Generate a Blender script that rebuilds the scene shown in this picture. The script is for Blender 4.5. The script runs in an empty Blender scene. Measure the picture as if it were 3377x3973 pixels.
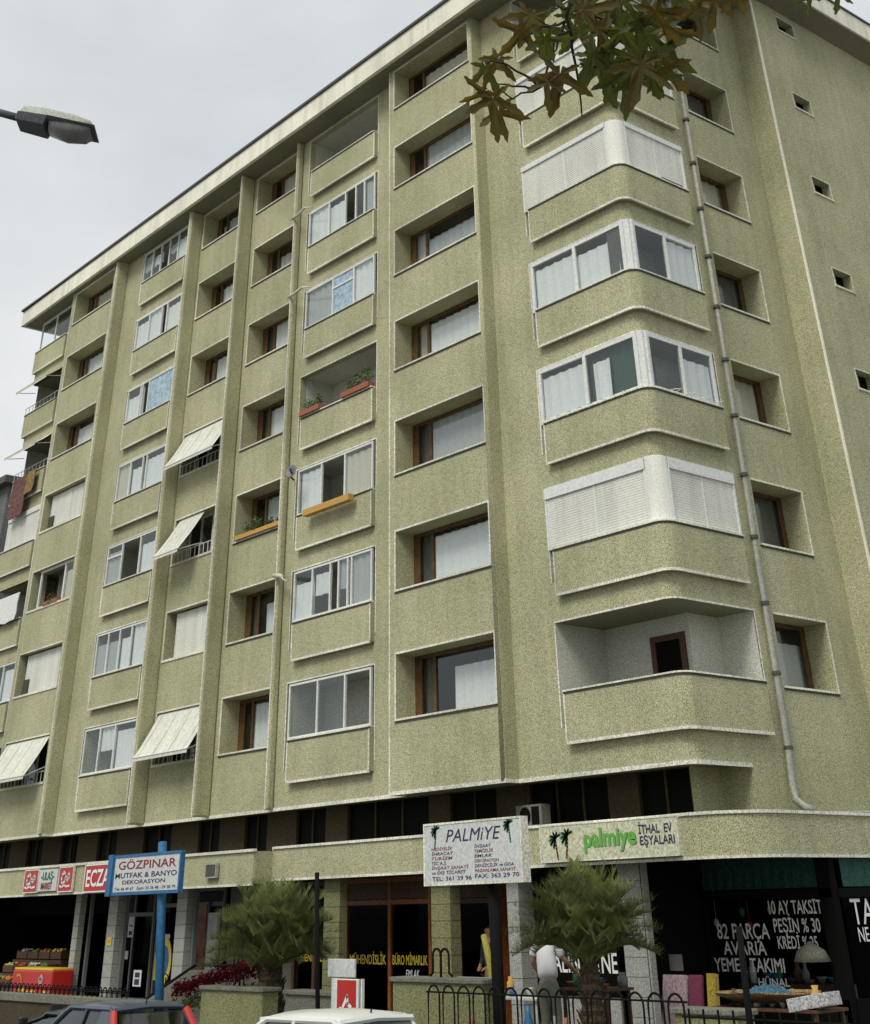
import bpy, bmesh, math, random
from mathutils import Vector, Matrix
random.seed(7)
sc = bpy.context.scene
COL = sc.collection
R = math.radians

# ------------------------------------------------------------------ camera
cam_d = bpy.data.cameras.new('camera')
cam = bpy.data.objects.new('camera', cam_d); COL.objects.link(cam)
cam_d.sensor_fit = 'HORIZONTAL'; cam_d.sensor_width = 36.0
cam_d.lens = 51.09
cam_d.shift_x = 0.0048; cam_d.shift_y = -0.5785
cam_d.clip_start = 0.1; cam_d.clip_end = 3000
yaw, pitch, roll = -0.8623, 0.6296, -0.024
def cam_axes(yaw, pitch, roll):
    cy, sy = math.cos(yaw), math.sin(yaw)
    fw = Vector((sy*math.cos(pitch), cy*math.cos(pitch), math.sin(pitch)))
    r = Vector((cy, -sy, 0)); u = r.cross(fw)
    c, s = math.cos(roll), math.sin(roll)
    return c*r+s*u, -s*r+c*u, fw
cr, cu, cf = cam_axes(yaw, pitch, roll)
M = Matrix((cr, cu, -cf)).transposed().to_4x4()
M.translation = Vector((18.248, -21.501, 2.4765))
cam.matrix_world = M
sc.camera = cam

# ------------------------------------------------------------------ world, sun, exposure
SUN_EL, SUN_AZ = R(48), R(160)       # high, in front of the long facade, a little towards the corner
w = bpy.data.worlds.new('World'); sc.world = w; w.use_nodes = True
nt = w.node_tree; nt.nodes.clear()
out = nt.nodes.new('ShaderNodeOutputWorld'); bg = nt.nodes.new('ShaderNodeBackground')
sky = nt.nodes.new('ShaderNodeTexSky'); sky.sky_type = 'NISHITA'; sky.sun_disc = False
sky.sun_elevation = SUN_EL; sky.sun_rotation = SUN_AZ; sky.air_density = 1.0; sky.dust_density = 2.0
tc = nt.nodes.new('ShaderNodeTexCoord')
mp = nt.nodes.new('ShaderNodeMapping'); mp.inputs['Scale'].default_value = (1.0, 1.0, 1.8)
nz = nt.nodes.new('ShaderNodeTexNoise'); nz.inputs['Scale'].default_value = 2.2; nz.inputs['Detail'].default_value = 6
nz.inputs['Roughness'].default_value = 0.55
rp = nt.nodes.new('ShaderNodeValToRGB')
rp.color_ramp.elements[0].position = 0.3; rp.color_ramp.elements[0].color = (6.3, 6.75, 7.05, 1)
rp.color_ramp.elements[1].position = 0.68; rp.color_ramp.elements[1].color = (8.75, 8.85, 8.8, 1)
mx = nt.nodes.new('ShaderNodeMix'); mx.data_type = 'RGBA'; mx.inputs['Factor'].default_value = 0.95
L = nt.links.new
L(tc.outputs['Generated'], mp.inputs['Vector']); L(mp.outputs['Vector'], nz.inputs['Vector'])
L(nz.outputs['Fac'], rp.inputs['Fac']); L(sky.outputs['Color'], mx.inputs['A']); L(rp.outputs['Color'], mx.inputs['B'])
L(mx.outputs['Result'], bg.inputs['Color']); bg.inputs['Strength'].default_value = 0.1
L(bg.outputs['Background'], out.inputs['Surface'])
sd = bpy.data.lights.new('sun', 'SUN'); sd.energy = 2.3; sd.angle = R(24); sd.color = (1.0, 0.95, 0.86)
so = bpy.data.objects.new('sun', sd); COL.objects.link(so)
sdir = Vector((math.sin(SUN_AZ)*math.cos(SUN_EL), math.cos(SUN_AZ)*math.cos(SUN_EL), math.sin(SUN_EL)))
so.rotation_euler = sdir.to_track_quat('Z', 'Y').to_euler(); so.location = (0, -40, 60)
sc.view_settings.view_transform = 'Standard'; sc.view_settings.look = 'None'
sc.view_settings.exposure = 0.0; sc.view_settings.gamma = 1.0; sc.view_settings.use_curve_mapping = False
sc.render.engine = 'CYCLES'
sc.cycles.max_bounces = 8; sc.cycles.transparent_max_bounces = 16

# ------------------------------------------------------------------ materials
MATS = {}
def mat(name, col, rough=0.8, metal=0.0, grain=0.0, gscale=30.0, stain=0.0, bump=0.0, streak=0.0, spec=0.5, tint=None):
    if name in MATS: return MATS[name]
    m = bpy.data.materials.new(name); m.use_nodes = True; t = m.node_tree; n = t.nodes; l = t.links.new
    b = n['Principled BSDF']; b.inputs['Roughness'].default_value = rough; b.inputs['Metallic'].default_value = metal
    b.inputs['Specular IOR Level'].default_value = spec
    cin = n.new('ShaderNodeRGB'); cin.outputs[0].default_value = (*col, 1); cur = cin.outputs[0]
    tcn = n.new('ShaderNodeTexCoord')
    mrot = n.new('ShaderNodeMapping'); mrot.inputs['Rotation'].default_value = (0.52, 0.71, 0.33); mrot.inputs['Location'].default_value = (3.37, 1.91, 2.13)
    l(tcn.outputs['Object'], mrot.inputs['Vector'])
    def mul(cur, fac_socket, lo, hi, p0=0.3, p1=0.7, tintc=None):
        r = n.new('ShaderNodeValToRGB'); r.color_ramp.elements[0].position = p0; r.color_ramp.elements[1].position = p1
        tc_ = tintc or (1, 1, 1)
        r.color_ramp.elements[0].color = (lo*tc_[0], lo*tc_[1], lo*tc_[2], 1); r.color_ramp.elements[1].color = (hi, hi, hi, 1)
        l(fac_socket, r.inputs['Fac'])
        x = n.new('ShaderNodeMix'); x.data_type = 'RGBA'; x.blend_type = 'MULTIPLY'; x.inputs['Factor'].default_value = 1
        l(cur, x.inputs['A']); l(r.outputs['Color'], x.inputs['B']); return x.outputs['Result']
    if grain:
        g = n.new('ShaderNodeTexNoise'); g.inputs['Scale'].default_value = gscale; g.inputs['Detail'].default_value = 3
        g.inputs['Roughness'].default_value = 0.75
        l(mrot.outputs['Vector'], g.inputs['Vector']); cur = mul(cur, g.outputs['Fac'], 1-grain, 1+grain, 0.38, 0.62)
    if stain:
        g2 = n.new('ShaderNodeTexNoise'); g2.inputs['Scale'].default_value = 0.45; g2.inputs['Detail'].default_value = 7
        l(mrot.outputs['Vector'], g2.inputs['Vector']); cur = mul(cur, g2.outputs['Fac'], 1-stain, 1.05, 0.3, 0.65, tint)
    if streak:
        mpp = n.new('ShaderNodeMapping'); mpp.inputs['Scale'].default_value = (2.2, 2.2, 0.16)
        g3 = n.new('ShaderNodeTexNoise'); g3.inputs['Scale'].default_value = 1.6; g3.inputs['Detail'].default_value = 6
        l(tcn.outputs['Object'], mpp.inputs['Vector']); l(mpp.outputs['Vector'], g3.inputs['Vector'])
        cur = mul(cur, g3.outputs['Fac'], 1-streak, 1.02, 0.36, 0.56)
    l(cur, b.inputs['Base Color'])
    if bump:
        g4 = n.new('ShaderNodeTexNoise'); g4.inputs['Scale'].default_value = gscale*1.3; g4.inputs['Detail'].default_value = 4
        l(mrot.outputs['Vector'], g4.inputs['Vector'])
        bp = n.new('ShaderNodeBump'); bp.inputs['Strength'].default_value = bump; bp.inputs['Distance'].default_value = 0.02
        l(g4.outputs['Fac'], bp.inputs['Height']); l(bp.outputs['Normal'], b.inputs['Normal'])
    MATS[name] = m; return m
def glass(name, tint, refl=0.14, fm=0.6):
    m = bpy.data.materials.new(name); m.use_nodes = True; t = m.node_tree; t.nodes.clear(); n = t.nodes; l = t.links.new
    o = n.new('ShaderNodeOutputMaterial'); tr = n.new('ShaderNodeBsdfTransparent'); tr.inputs['Color'].default_value = (*tint, 1)
    gl = n.new('ShaderNodeBsdfGlossy'); gl.inputs['Roughness'].default_value = 0.04; gl.inputs['Color'].default_value = (0.85, 0.92, 0.95, 1)
    lw = n.new('ShaderNodeLayerWeight'); lw.inputs['Blend'].default_value = 0.25
    a = n.new('ShaderNodeMath'); a.operation = 'MULTIPLY_ADD'; a.inputs[1].default_value = fm; a.inputs[2].default_value = refl; a.use_clamp = True
    tcn = n.new('ShaderNodeTexCoord'); nz = n.new('ShaderNodeTexNoise'); nz.inputs['Scale'].default_value = 1.3
    bp = n.new('ShaderNodeBump'); bp.inputs['Strength'].default_value = 0.06; bp.inputs['Distance'].default_value = 0.05
    l(tcn.outputs['Object'], nz.inputs['Vector']); l(nz.outputs['Fac'], bp.inputs['Height']); l(bp.outputs['Normal'], gl.inputs['Normal'])
    mx = n.new('ShaderNodeMixShader'); l(lw.outputs['Fresnel'], a.inputs[0]); l(a.outputs[0], mx.inputs[0])
    l(tr.outputs[0], mx.inputs[1]); l(gl.outputs[0], mx.inputs[2]); l(mx.outputs[0], o.inputs[0])
    MATS[name] = m; return m
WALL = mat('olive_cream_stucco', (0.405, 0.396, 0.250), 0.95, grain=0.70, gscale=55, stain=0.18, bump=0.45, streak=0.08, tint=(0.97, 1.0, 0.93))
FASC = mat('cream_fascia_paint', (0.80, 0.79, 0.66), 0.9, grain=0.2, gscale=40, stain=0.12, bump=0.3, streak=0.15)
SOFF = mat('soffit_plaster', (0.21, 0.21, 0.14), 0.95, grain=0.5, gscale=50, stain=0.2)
TRIM_HALO = mat('pale_trim_and_halo', (0.72, 0.72, 0.61), 0.85, grain=0.35, gscale=22, stain=0.35)  # real sills and copings, and bright edge halos put in as colour
DRIP = mat('dark_drip_edge', (0.045, 0.05, 0.035), 0.8)
INTW = mat('balcony_plaster', (0.56, 0.57, 0.50), 0.95, grain=0.5, gscale=55, stain=0.15)
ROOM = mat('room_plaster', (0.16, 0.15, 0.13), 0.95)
WOOD = mat('varnished_wood', (0.095, 0.048, 0.014), 0.5, grain=0.35, gscale=9)
ALU = mat('white_aluminium', (0.66, 0.69, 0.66), 0.45, grain=0.12, gscale=15)
SHUT = mat('white_shutter', (0.72, 0.73, 0.67), 0.7, grain=0.15, gscale=35, streak=0.10, stain=0.12)
CURT = mat('net_curtain', (0.84, 0.85, 0.83), 0.95, grain=0.05, gscale=15)
CURT2 = mat('cream_curtain', (0.66, 0.62, 0.50), 0.95, grain=0.1); CURT3 = mat('grey_curtain', (0.50, 0.52, 0.50), 0.95, grain=0.1)
CURTG = mat('green_curtain', (0.045, 0.09, 0.065), 0.95)
CURTD = mat('dark_curtain', (0.12, 0.12, 0.10), 0.95, grain=0.3)
AWN = mat('white_awning_cloth', (0.62, 0.63, 0.55), 0.85, grain=0.15, gscale=12, streak=0.1)
GL = glass('window_glass', (0.93, 0.96, 0.96), 0.07)
GLD = glass('shop_glass', (0.8, 0.82, 0.8), 0.0, 0.12)
GLC = glass('car_glass', (0.22, 0.28, 0.27), 0.12)
STEEL = mat('galvanised_steel', (0.16, 0.17, 0.17), 0.6, 0.2)
IRON = mat('black_iron', (0.007, 0.007, 0.007), 0.85, spec=0.1)
PIPE = mat('grey_pipe', (0.34, 0.35, 0.30), 0.7, grain=0.2, gscale=15, streak=0.2)
BAND = mat('clamp_metal', (0.06, 0.06, 0.05), 0.6)
PIER = mat('brown_pier_paint', (0.050, 0.036, 0.015), 0.9, grain=0.35, gscale=17, stain=0.3)
DGLS = mat('dark_office_glass', (0.005, 0.005, 0.004), 0.5, spec=0.03)
TILE = mat('grey_ceramic_tile', (0.30, 0.31, 0.28), 0.6, grain=0.45, gscale=45, spec=.25)
TILEY = mat('yellowish_pillar_tile', (0.20, 0.205, 0.10), 0.7, grain=0.6, gscale=45, stain=.3, spec=.2)
GROUT = mat('grout', (0.10, 0.10, 0.09), 0.9)
BLK = mat('shop_black', (0.006, 0.006, 0.006), 0.9, spec=0.05)
CONC = mat('weathered_concrete', (0.16, 0.16, 0.125), 0.95, grain=0.5, gscale=40, stain=0.3, bump=0.5)
ASPH = mat('asphalt', (0.05, 0.05, 0.052), 0.9, grain=0.3, gscale=40, bump=0.4)
PAVE = mat('pavement', (0.20, 0.19, 0.17), 0.9, grain=0.25, gscale=20, stain=0.2)
DBRN = mat('dark_brown_wood', (0.07, 0.028, 0.010), 0.6, grain=0.35, gscale=12)
ORNG = mat('orange_brown_wood', (0.24, 0.075, 0.015), 0.55, grain=0.3, gscale=12)
RED = mat('red_paint', (0.42, 0.018, 0.014), 0.4)
YEL = mat('yellow_paint', (0.62, 0.48, 0.03), 0.5)
WHT = mat('white_board', (0.52, 0.55, 0.53), 0.6, grain=0.15, gscale=18)
CRM = mat('cream_board', (0.50, 0.51, 0.36), 0.7, grain=0.3, gscale=18)
NAVY = mat('navy_print', (0.012, 0.014, 0.07), 0.6)
MARO = mat('maroon_print', (0.20, 0.012, 0.02), 0.6)
GRNP = mat('green_print', (0.012, 0.16, 0.07), 0.6)
LGRN = mat('leaf_green_print', (0.12, 0.36, 0.05), 0.6)
BRNP = mat('brown_print', (0.20, 0.07, 0.03), 0.6)
WPNT = mat('white_print', (0.75, 0.76, 0.74), 0.6)
BLUE = mat('blue_steel_paint', (0.02, 0.12, 0.27), 0.5, grain=0.2, gscale=12)
TEAL = mat('teal_valance', (0.008, 0.055, 0.046), 0.9, grain=0.4, gscale=17)
TERR = mat('terracotta', (0.30, 0.10, 0.05), 0.8)
OCHR = mat('ochre_planter', (0.50, 0.29, 0.07), 0.7, grain=0.2)
GREEN = mat('house_plant_leaf', (0.07, 0.13, 0.03), 0.7)
PINK = mat('flower_petal', (0.45, 0.10, 0.12), 0.7)
REDF = mat('red_flower', (0.09, 0.005, 0.010), 0.9, spec=0.1)
PALM = mat('palm_frond', (0.115, 0.140, 0.036), 0.65, grain=0.45, gscale=5)
PALML = mat('palm_stalk', (0.15, 0.17, 0.06), 0.7, grain=0.3)
PTRK = mat('palm_trunk', (0.05, 0.034, 0.018), 0.95, grain=0.5, gscale=18)
BARK = mat('twig_bark', (0.018, 0.014, 0.012), 0.9)
LEAF = mat('plane_leaf', (0.060, 0.072, 0.014), 0.7, grain=0.5, gscale=35)
LEAFB = mat('browning_plane_leaf', (0.074, 0.058, 0.013), 0.75, grain=0.5, gscale=35)
for lm_, tcol in ((LEAF, (.12, .14, .02)), (LEAFB, (.17, .12, .02))):
    t_ = lm_.node_tree; tr_ = t_.nodes.new('ShaderNodeBsdfTranslucent'); tr_.inputs['Color'].default_value = (*tcol, 1)
    mxs = t_.nodes.new('ShaderNodeMixShader'); mxs.inputs[0].default_value = 0.38; ou = t_.nodes['Material Output']
    t_.links.new(t_.nodes['Principled BSDF'].outputs[0], mxs.inputs[1]); t_.links.new(tr_.outputs[0], mxs.inputs[2]); t_.links.new(mxs.outputs[0], ou.inputs['Surface'])
SKIN = mat('skin', (0.30, 0.16, 0.09), 0.6)
HAIR = mat('dark_hair', (0.012, 0.008, 0.006), 0.6)
TSHIRT = mat('white_tshirt_cloth', (0.66, 0.67, 0.68), 0.9)
TROUS = mat('khaki_cloth', (0.20, 0.20, 0.15), 0.95, grain=0.2)
DCLO = mat('dark_cloth', (0.015, 0.015, 0.018), 0.95)
CPW = mat('white_car_paint', (0.66, 0.68, 0.64), 0.25, spec=0.6)
CPR = mat('red_car_paint', (0.34, 0.014, 0.012), 0.25, spec=0.6)
CPS = mat('silver_car_paint', (0.38, 0.42, 0.45), 0.25, 0.3)
CPD = mat('dark_green_car_paint', (0.010, 0.014, 0.010), 0.25)
RUB = mat('rubber', (0.01, 0.01, 0.01), 0.85)
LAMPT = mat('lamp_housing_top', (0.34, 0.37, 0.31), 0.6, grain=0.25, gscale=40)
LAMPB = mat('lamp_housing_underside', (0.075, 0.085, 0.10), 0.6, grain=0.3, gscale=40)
LAMPG = mat('lamp_bowl', (0.20, 0.21, 0.21), 0.4, grain=0.15, gscale=40)
RUG1 = mat('rug_ochre', (0.22, 0.14, 0.05), 0.95, grain=0.5, gscale=9)
RUG2 = mat('rug_maroon', (0.13, 0.06, 0.05), 0.95, grain=0.5, gscale=9)
SKYBLUE = mat('painted_sky_blue', (0.30, 0.42, 0.50), 0.3, grain=0.3, gscale=6)  # sky reflection painted as flat pane colour; also a pale blue poster

# ------------------------------------------------------------------ mesh helpers
class MB:
    def __init__(s): s.v = []; s.f = []
    def quad(s, a, b, c, d): s.poly([a, b, c, d])
    def poly(s, pts):
        i = len(s.v); s.v += [tuple(p) for p in pts]; s.f.append(tuple(range(i, i+len(pts))))
    def hexa(s, p):      # 8 corners: bottom 0-3 ccw, top 4-7
        i = len(s.v); s.v += [tuple(q) for q in p]
        s.f += [(i, i+3, i+2, i+1), (i+4, i+5, i+6, i+7), (i, i+1, i+5, i+4), (i+1, i+2, i+6, i+5), (i+2, i+3, i+7, i+6), (i+3, i, i+4, i+7)]
    def box(s, x0, x1, y0, y1, z0, z1):
        s.hexa([(x0, y0, z0), (x1, y0, z0), (x1, y1, z0), (x0, y1, z0), (x0, y0, z1), (x1, y0, z1), (x1, y1, z1), (x0, y1, z1)])
        return s
    def fbox(s, F, a0, a1, b0, b1, z0, z1):   # a along the wall, b outwards from it
        P = F.p
        s.hexa([P(a0, b1, z0), P(a1, b1, z0), P(a1, b0, z0), P(a0, b0, z0), P(a0, b1, z1), P(a1, b1, z1), P(a1, b0, z1), P(a0, b0, z1)])
        return s
    def tube(s, pts, r, n=7, r1=None):
        pts = [Vector(p) for p in pts]; k = len(pts); base = len(s.v); up = Vector((0, 0, 1))
        for i, p in enumerate(pts):
            d = (pts[min(i+1, k-1)]-pts[max(i-1, 0)]).normalized()
            a = d.cross(up)
            if a.length < 1e-3: a = d.cross(Vector((1, 0, 0)))
            a.normalize(); b = d.cross(a)
            rr = r if r1 is None else r+(r1-r)*i/(k-1)
            for j in range(n):
                t = 2*math.pi*j/n; s.v.append(tuple(p+rr*(math.cos(t)*a+math.sin(t)*b)))
        for i in range(k-1):
            for j in range(n):
                s.f.append((base+i*n+j, base+i*n+(j+1) % n, base+(i+1)*n+(j+1) % n, base+(i+1)*n+j))
        s.f.append(tuple(base+j for j in range(n))[::-1]); s.f.append(tuple(base+(k-1)*n+j for j in range(n)))
        return s
    def path(s, pts, th, z0, z1):     # upright slab following a plan line; outer side = right-hand outward, thickness inward
        n = len(pts); inn = []
        for i in range(n):
            a = Vector(pts[max(i-1, 0)]); b = Vector(pts[min(i+1, n-1)]); d = (b-a).normalized()
            nn = Vector((d.y, -d.x)); inn.append((pts[i][0]-nn.x*th, pts[i][1]-nn.y*th))
        base = len(s.v)
        for i in range(n):
            s.v += [(pts[i][0], pts[i][1], z0), (pts[i][0], pts[i][1], z1), (inn[i][0], inn[i][1], z1), (inn[i][0], inn[i][1], z0)]
        for i in range(n-1):
            a = base+4*i; b = a+4
            s.f += [(a, b, b+1, a+1), (a+1, b+1, b+2, a+2), (a+2, b+2, b+3, a+3), (a+3, b+3, b, a)]
        s.f += [(base, base+1, base+2, base+3), (base+4*n-4, base+4*n-1, base+4*n-2, base+4*n-3)]
        return s
    def lathe(s, prof, c, n=16):
        base = len(s.v)
        for r_, z_ in prof:
            for j in range(n):
                t = 2*math.pi*j/n; s.v.append((c[0]+r_*math.cos(t), c[1]+r_*math.sin(t), c[2]+z_))
        for i in range(len(prof)-1):
            for j in range(n):
                s.f.append((base+i*n+j, base+i*n+(j+1) % n, base+(i+1)*n+(j+1) % n, base+(i+1)*n+j))
        s.f.append(tuple(base+j for j in range(n))[::-1]); s.f.append(tuple(base+(len(prof)-1)*n+j for j in range(n)))
        return s
    def build(s, name, m, parent=None, smooth=False, bevel=0.0, off=None, weld=False):
        if weld:
            ix = {}; nv = []; mp_ = []
            for v in s.v:
                k = (round(v[0], 3), round(v[1], 3), round(v[2], 3))
                if k not in ix: ix[k] = len(nv); nv.append(v)
                mp_.append(ix[k])
            s.v = nv; s.f = [tuple(mp_[i] for i in f) for f in s.f]
        me = bpy.data.meshes.new(name)
        o_ = Vector(off) if off is not None else Vector((0, 0, 0))
        me.from_pydata([tuple(Vector(v)-o_) for v in s.v] if off is not None else s.v, [], s.f); me.update()
        if smooth:
            for p in me.polygons: p.use_smooth = True
        me.materials.append(m)
        o = bpy.data.objects.new(name, me); COL.objects.link(o)
        if off is not None: o.location = o_
        if parent is not None: attach(o, parent)
        if bevel:
            bv = o.modifiers.new('bevel', 'BEVEL'); bv.width = bevel; bv.segments = 2; bv.limit_method = 'ANGLE'
        return o
WORLD = {}       # world matrix of every empty / moved parent
def attach(o, parent):
    o.parent = parent
    W = WORLD.get(parent.name)
    if W is not None: o.matrix_parent_inverse = W.inverted()
def tag(o, label, cat, group=None, kind=None):
    if label: o['label'] = label
    if cat: o['category'] = cat
    if group: o['group'] = group
    if kind: o['kind'] = kind
    return o
def thing(name, label, cat, loc=(0, 0, 0), group=None):
    o = bpy.data.objects.new(name, None); COL.objects.link(o); o.location = loc; o.empty_display_size = 0.3
    WORLD[o.name] = Matrix.Translation(loc)
    return tag(o, label, cat, group)
def single(mb, name, m, label, cat, group=None, **k):
    vs = [Vector(v) for v in mb.v]
    c = ((min(v.x for v in vs)+max(v.x for v in vs))/2, (min(v.y for v in vs)+max(v.y for v in vs))/2, min(v.z for v in vs))
    o = mb.build(name, m, off=c, **k)
    WORLD[o.name] = Matrix.Translation(c)
    return tag(o, label, cat, group)
class Fr:        # a wall frame: origin, along-direction, outward direction
    def __init__(s, o, a, n): s.o = Vector(o); s.a = Vector(a); s.n = Vector(n)
    def p(s, a, b, z): return tuple(s.o+s.a*a+s.n*b+Vector((0, 0, z)))
def FX(y): return Fr((0, y, 0), (1, 0, 0), (0, -1, 0))
def FY(x): return Fr((x, 0, 0), (0, 1, 0), (1, 0, 0))
def arc(cx, cy, r, a0, a1, n=8):
    return [(cx+r*math.cos(R(a0+(a1-a0)*i/n)), cy+r*math.sin(R(a0+(a1-a0)*i/n))) for i in range(n+1)]

def wall_path(mb, pts, z0, z1, holes, inward=0.0, reveal=True):
    """wall skin along a plan line; holes = (s0, s1, z0, z1, depth)"""
    S = [0.0]
    for i in range(1, len(pts)): S.append(S[-1]+math.dist(pts[i-1], pts[i]))
    def at(s_, b=0.0):
        s_ = min(max(s_, 0), S[-1]); i = 0
        while i < len(S)-2 and s_ > S[i+1]+1e-9: i += 1
        t = (s_-S[i])/(S[i+1]-S[i]); a = Vector(pts[i]); c = Vector(pts[i+1]); d = (c-a).normalized()
        q = a+(c-a)*t
        return q.x-d.y*b, q.y+d.x*b     # b inward
    cs = sorted(set([round(x, 4) for x in S]+[round(h[i], 4) for h in holes for i in (0, 1)]))
    zs = sorted(set([z0, z1]+[round(h[i], 4) for h in holes for i in (2, 3) if z0 < h[i] < z1]))
    for i in range(len(cs)-1):
        if cs[i+1]-cs[i] < 1e-6: continue
        sm = (cs[i]+cs[i+1])/2
        for j in range(len(zs)-1):
            zm = (zs[j]+zs[j+1])/2
            if any(h[0] < sm < h[1] and h[2] < zm < h[3] for h in holes): continue
            a = at(cs[i]+1e-7); b = at(cs[i+1]-1e-7)
            mb.quad((*a, zs[j]), (*b, zs[j]), (*b, zs[j+1]), (*a, zs[j+1]))
    for h in holes:
        d = h[4]
        if not d: continue
        a0, a1 = at(h[0]), at(h[1]); b0, b1 = at(h[0], d), at(h[1], d)
        mb.quad((*a0, h[2]), (*b0, h[2]), (*b0, h[3]), (*a0, h[3]))
        mb.quad((*a1, h[3]), (*b1, h[3]), (*b1, h[2]), (*a1, h[2]))
        mb.quad((*a0, h[3]), (*b0, h[3]), (*b1, h[3]), (*a1, h[3]))
        mb.quad((*a0, h[2]), (*a1, h[2]), (*b1, h[2]), (*b0, h[2]))
    return at

def text_verts(s_, shear=0.0, bold=0.0, space=1.0, ext=0.5):
    cd = bpy.data.curves.new('t', 'FONT'); cd.body = s_; cd.size = 1; cd.shear = shear; cd.offset = bold
    cd.space_character = space; cd.resolution_u = 3
    ob = bpy.data.objects.new('t', cd); COL.objects.link(ob)
    me = bpy.data.meshes.new_from_object(ob)
    vs = [v.co.copy() for v in me.vertices]; fs = [tuple(p.vertices) for p in me.polygons]
    bpy.data.objects.remove(ob); bpy.data.curves.remove(cd); bpy.data.meshes.remove(me)
    return vs, fs
def lettering(F, txt, a0, a1, z0, z1, m, parent, b=0.012, shear=0.0, bold=0.0, slope=0.0, name='lettering', caps=True):
    vs, fs = text_verts(txt, shear, bold)
    if not vs: return
    x0 = min(v.x for v in vs); x1 = max(v.x for v in vs)
    y0 = 0.0 if caps else min(v.y for v in vs); y1 = 0.70 if caps else max(v.y for v in vs)
    mb = MB()
    for v in vs:
        a = a0+(v.x-x0)/(x1-x0)*(a1-a0); z = z0+(v.y-y0)/(y1-y0)*(z1-z0)+slope*(a-a0)
        mb.v.append(F.p(a, b, z))
    mb.f = fs
    return mb.build(name, m, parent)
def ribbon(mb, F, pts, wd, b):
    for i in range(len(pts)-1):
        p, q = Vector(pts[i]), Vector(pts[i+1]); d = (q-p)
        if d.length < 1e-6: continue
        d.normalize(); n_ = Vector((-d.y, d.x))*wd/2; p = p-d*wd*0.3; q = q+d*wd*0.3
        mb.quad(*[F.p(c.x, b, c.y) for c in (p-n_, q-n_, q+n_, p+n_)])

# ------------------------------------------------------------------ the setting
H = 2.9; Z0 = 4.70; SILL = 6.22; TOP = 7.63
def fz(fl): return (7-fl)*H        # fl 1 = top floor, 7 = lowest flat floor
g = MB(); g.quad((-900, -900, 0), (900, -900, 0), (900, 900, 0), (-900, 900, 0))
tag(g.build('ground', PAVE), None, None, kind='structure')
g = MB(); g.quad((-300, -20, 0.004), (300, -20, 0.004), (300, -6.2, 0.004), (-300, -6.2, 0.004))
tag(g.build('road', ASPH), None, None, kind='structure')
g = MB(); g.box(-300, 300, -6.2, -6.0, 0.0, 0.14)
tag(g.build('kerb', CONC, bevel=0.02), None, None, kind='structure')
g = MB(); g.box(-300, 300, -6.0, -3.2, 0.0, 0.12)
tag(g.build('pavement', PAVE), None, None, kind='structure')
g = MB(); g.box(-45, 6.6, -3.2, 3.2, 0.0, 0.45)
tag(g.build('terrace', PAVE), None, None, kind='structure')

# ------------------------------------------------------------------ the apartment building
B = thing('apartment_building', 'seven floor olive cream apartment block with rounded corner balconies above shops', 'building', (0, 0, 0))
WORLD.pop('apartment_building', None)
ZT = 25.14
XA0, XA1, XB1, XF, XD, XB, XC = -32.1, -27.75, -21.8, -18.05, -14.70, -9.03, -4.95
YA, YBp, YF, YB, YC, YG = 0.12, 0.50, 0.58, 0.50, 0.0, 0.40
RW = 0.62       # window recess depth
WCOL = {'A': (XA0, XA1, YA, -31.82, -28.30), 'F': (XB1, XF, YF, -21.66, -18.38),
        'D': (XF, XD, YF, -17.80, -15.02), 'C': (XB, XC, YC, -8.78, -5.13)}
BCOL = {'Q': (XA1, XB1, YBp, -26.42, -22.62), 'B': (XD, XB, YB, -14.28, -10.30)}
wm = MB()
for k, (x0, x1, y, h0, h1) in WCOL.items():
    wall_path(wm, [(x0, y), (x1, y)], Z0, ZT, [(h0-x0, h1-x0, SILL+fz(f), TOP+fz(f)-(0.0 if f > 1 else 0.02), RW) for f in range(1, 8)])
for k, (x0, x1, y, h0, h1) in BCOL.items():
    wall_path(wm, [(x0, y), (x1, y)], Z0, ZT, [(h0-x0, h1-x0, 5.56+fz(f), TOP+fz(f), 0.22) for f in range(1, 8)])
# returns between the stepped sections
for x, y0, y1 in ((XA1, YA, YBp), (XC, YC, YG), (XB, YC, YB), (XA0, YA, 0.5), (XB1, YBp, YF), (XD, YB, YF)):
    wm.quad((x, y0, Z0), (x, y1, Z0), (x, y1, ZT), (x, y0, ZT))
# left end: balconies wrapping the end
at = wall_path(wm, [(-35.98, 14.0), (-35.98, 0.5), (XA0, 0.5)], Z0, ZT, [(12.2, 13.5+3.18, 5.56+fz(f), TOP+fz(f), 0.18) for f in range(1, 8)])
# right corner: round, then the side wall
rc = 0.30
cpath = [(XC, YG), (-rc, YG)]+arc(-rc, YG+rc, rc, -90, 0, 10)[1:]+[(0.0, 6.78)]
SC = [0.0]
for i in range(1, len(cpath)): SC.append(SC[-1]+math.dist(cpath[i-1], cpath[i]))
s_side0 = SC[-2]           # s where the straight side starts (y = YG+rc)
def s_of_y(y): return s_side0+(y-YG-rc)
gh = [(XC*-1-3.50, s_of_y(3.05), 5.56+fz(f), TOP+fz(f), 0) for f in range(1, 8)]
gh += [(s_of_y(3.74), s_of_y(5.69), SILL+fz(f), TOP+fz(f), RW) for f in range(1, 8)]
# the low wall only starts behind the open corner of the office floor, above z 4.7
wall_path(wm, cpath, Z0, 26.0, gh)
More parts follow.
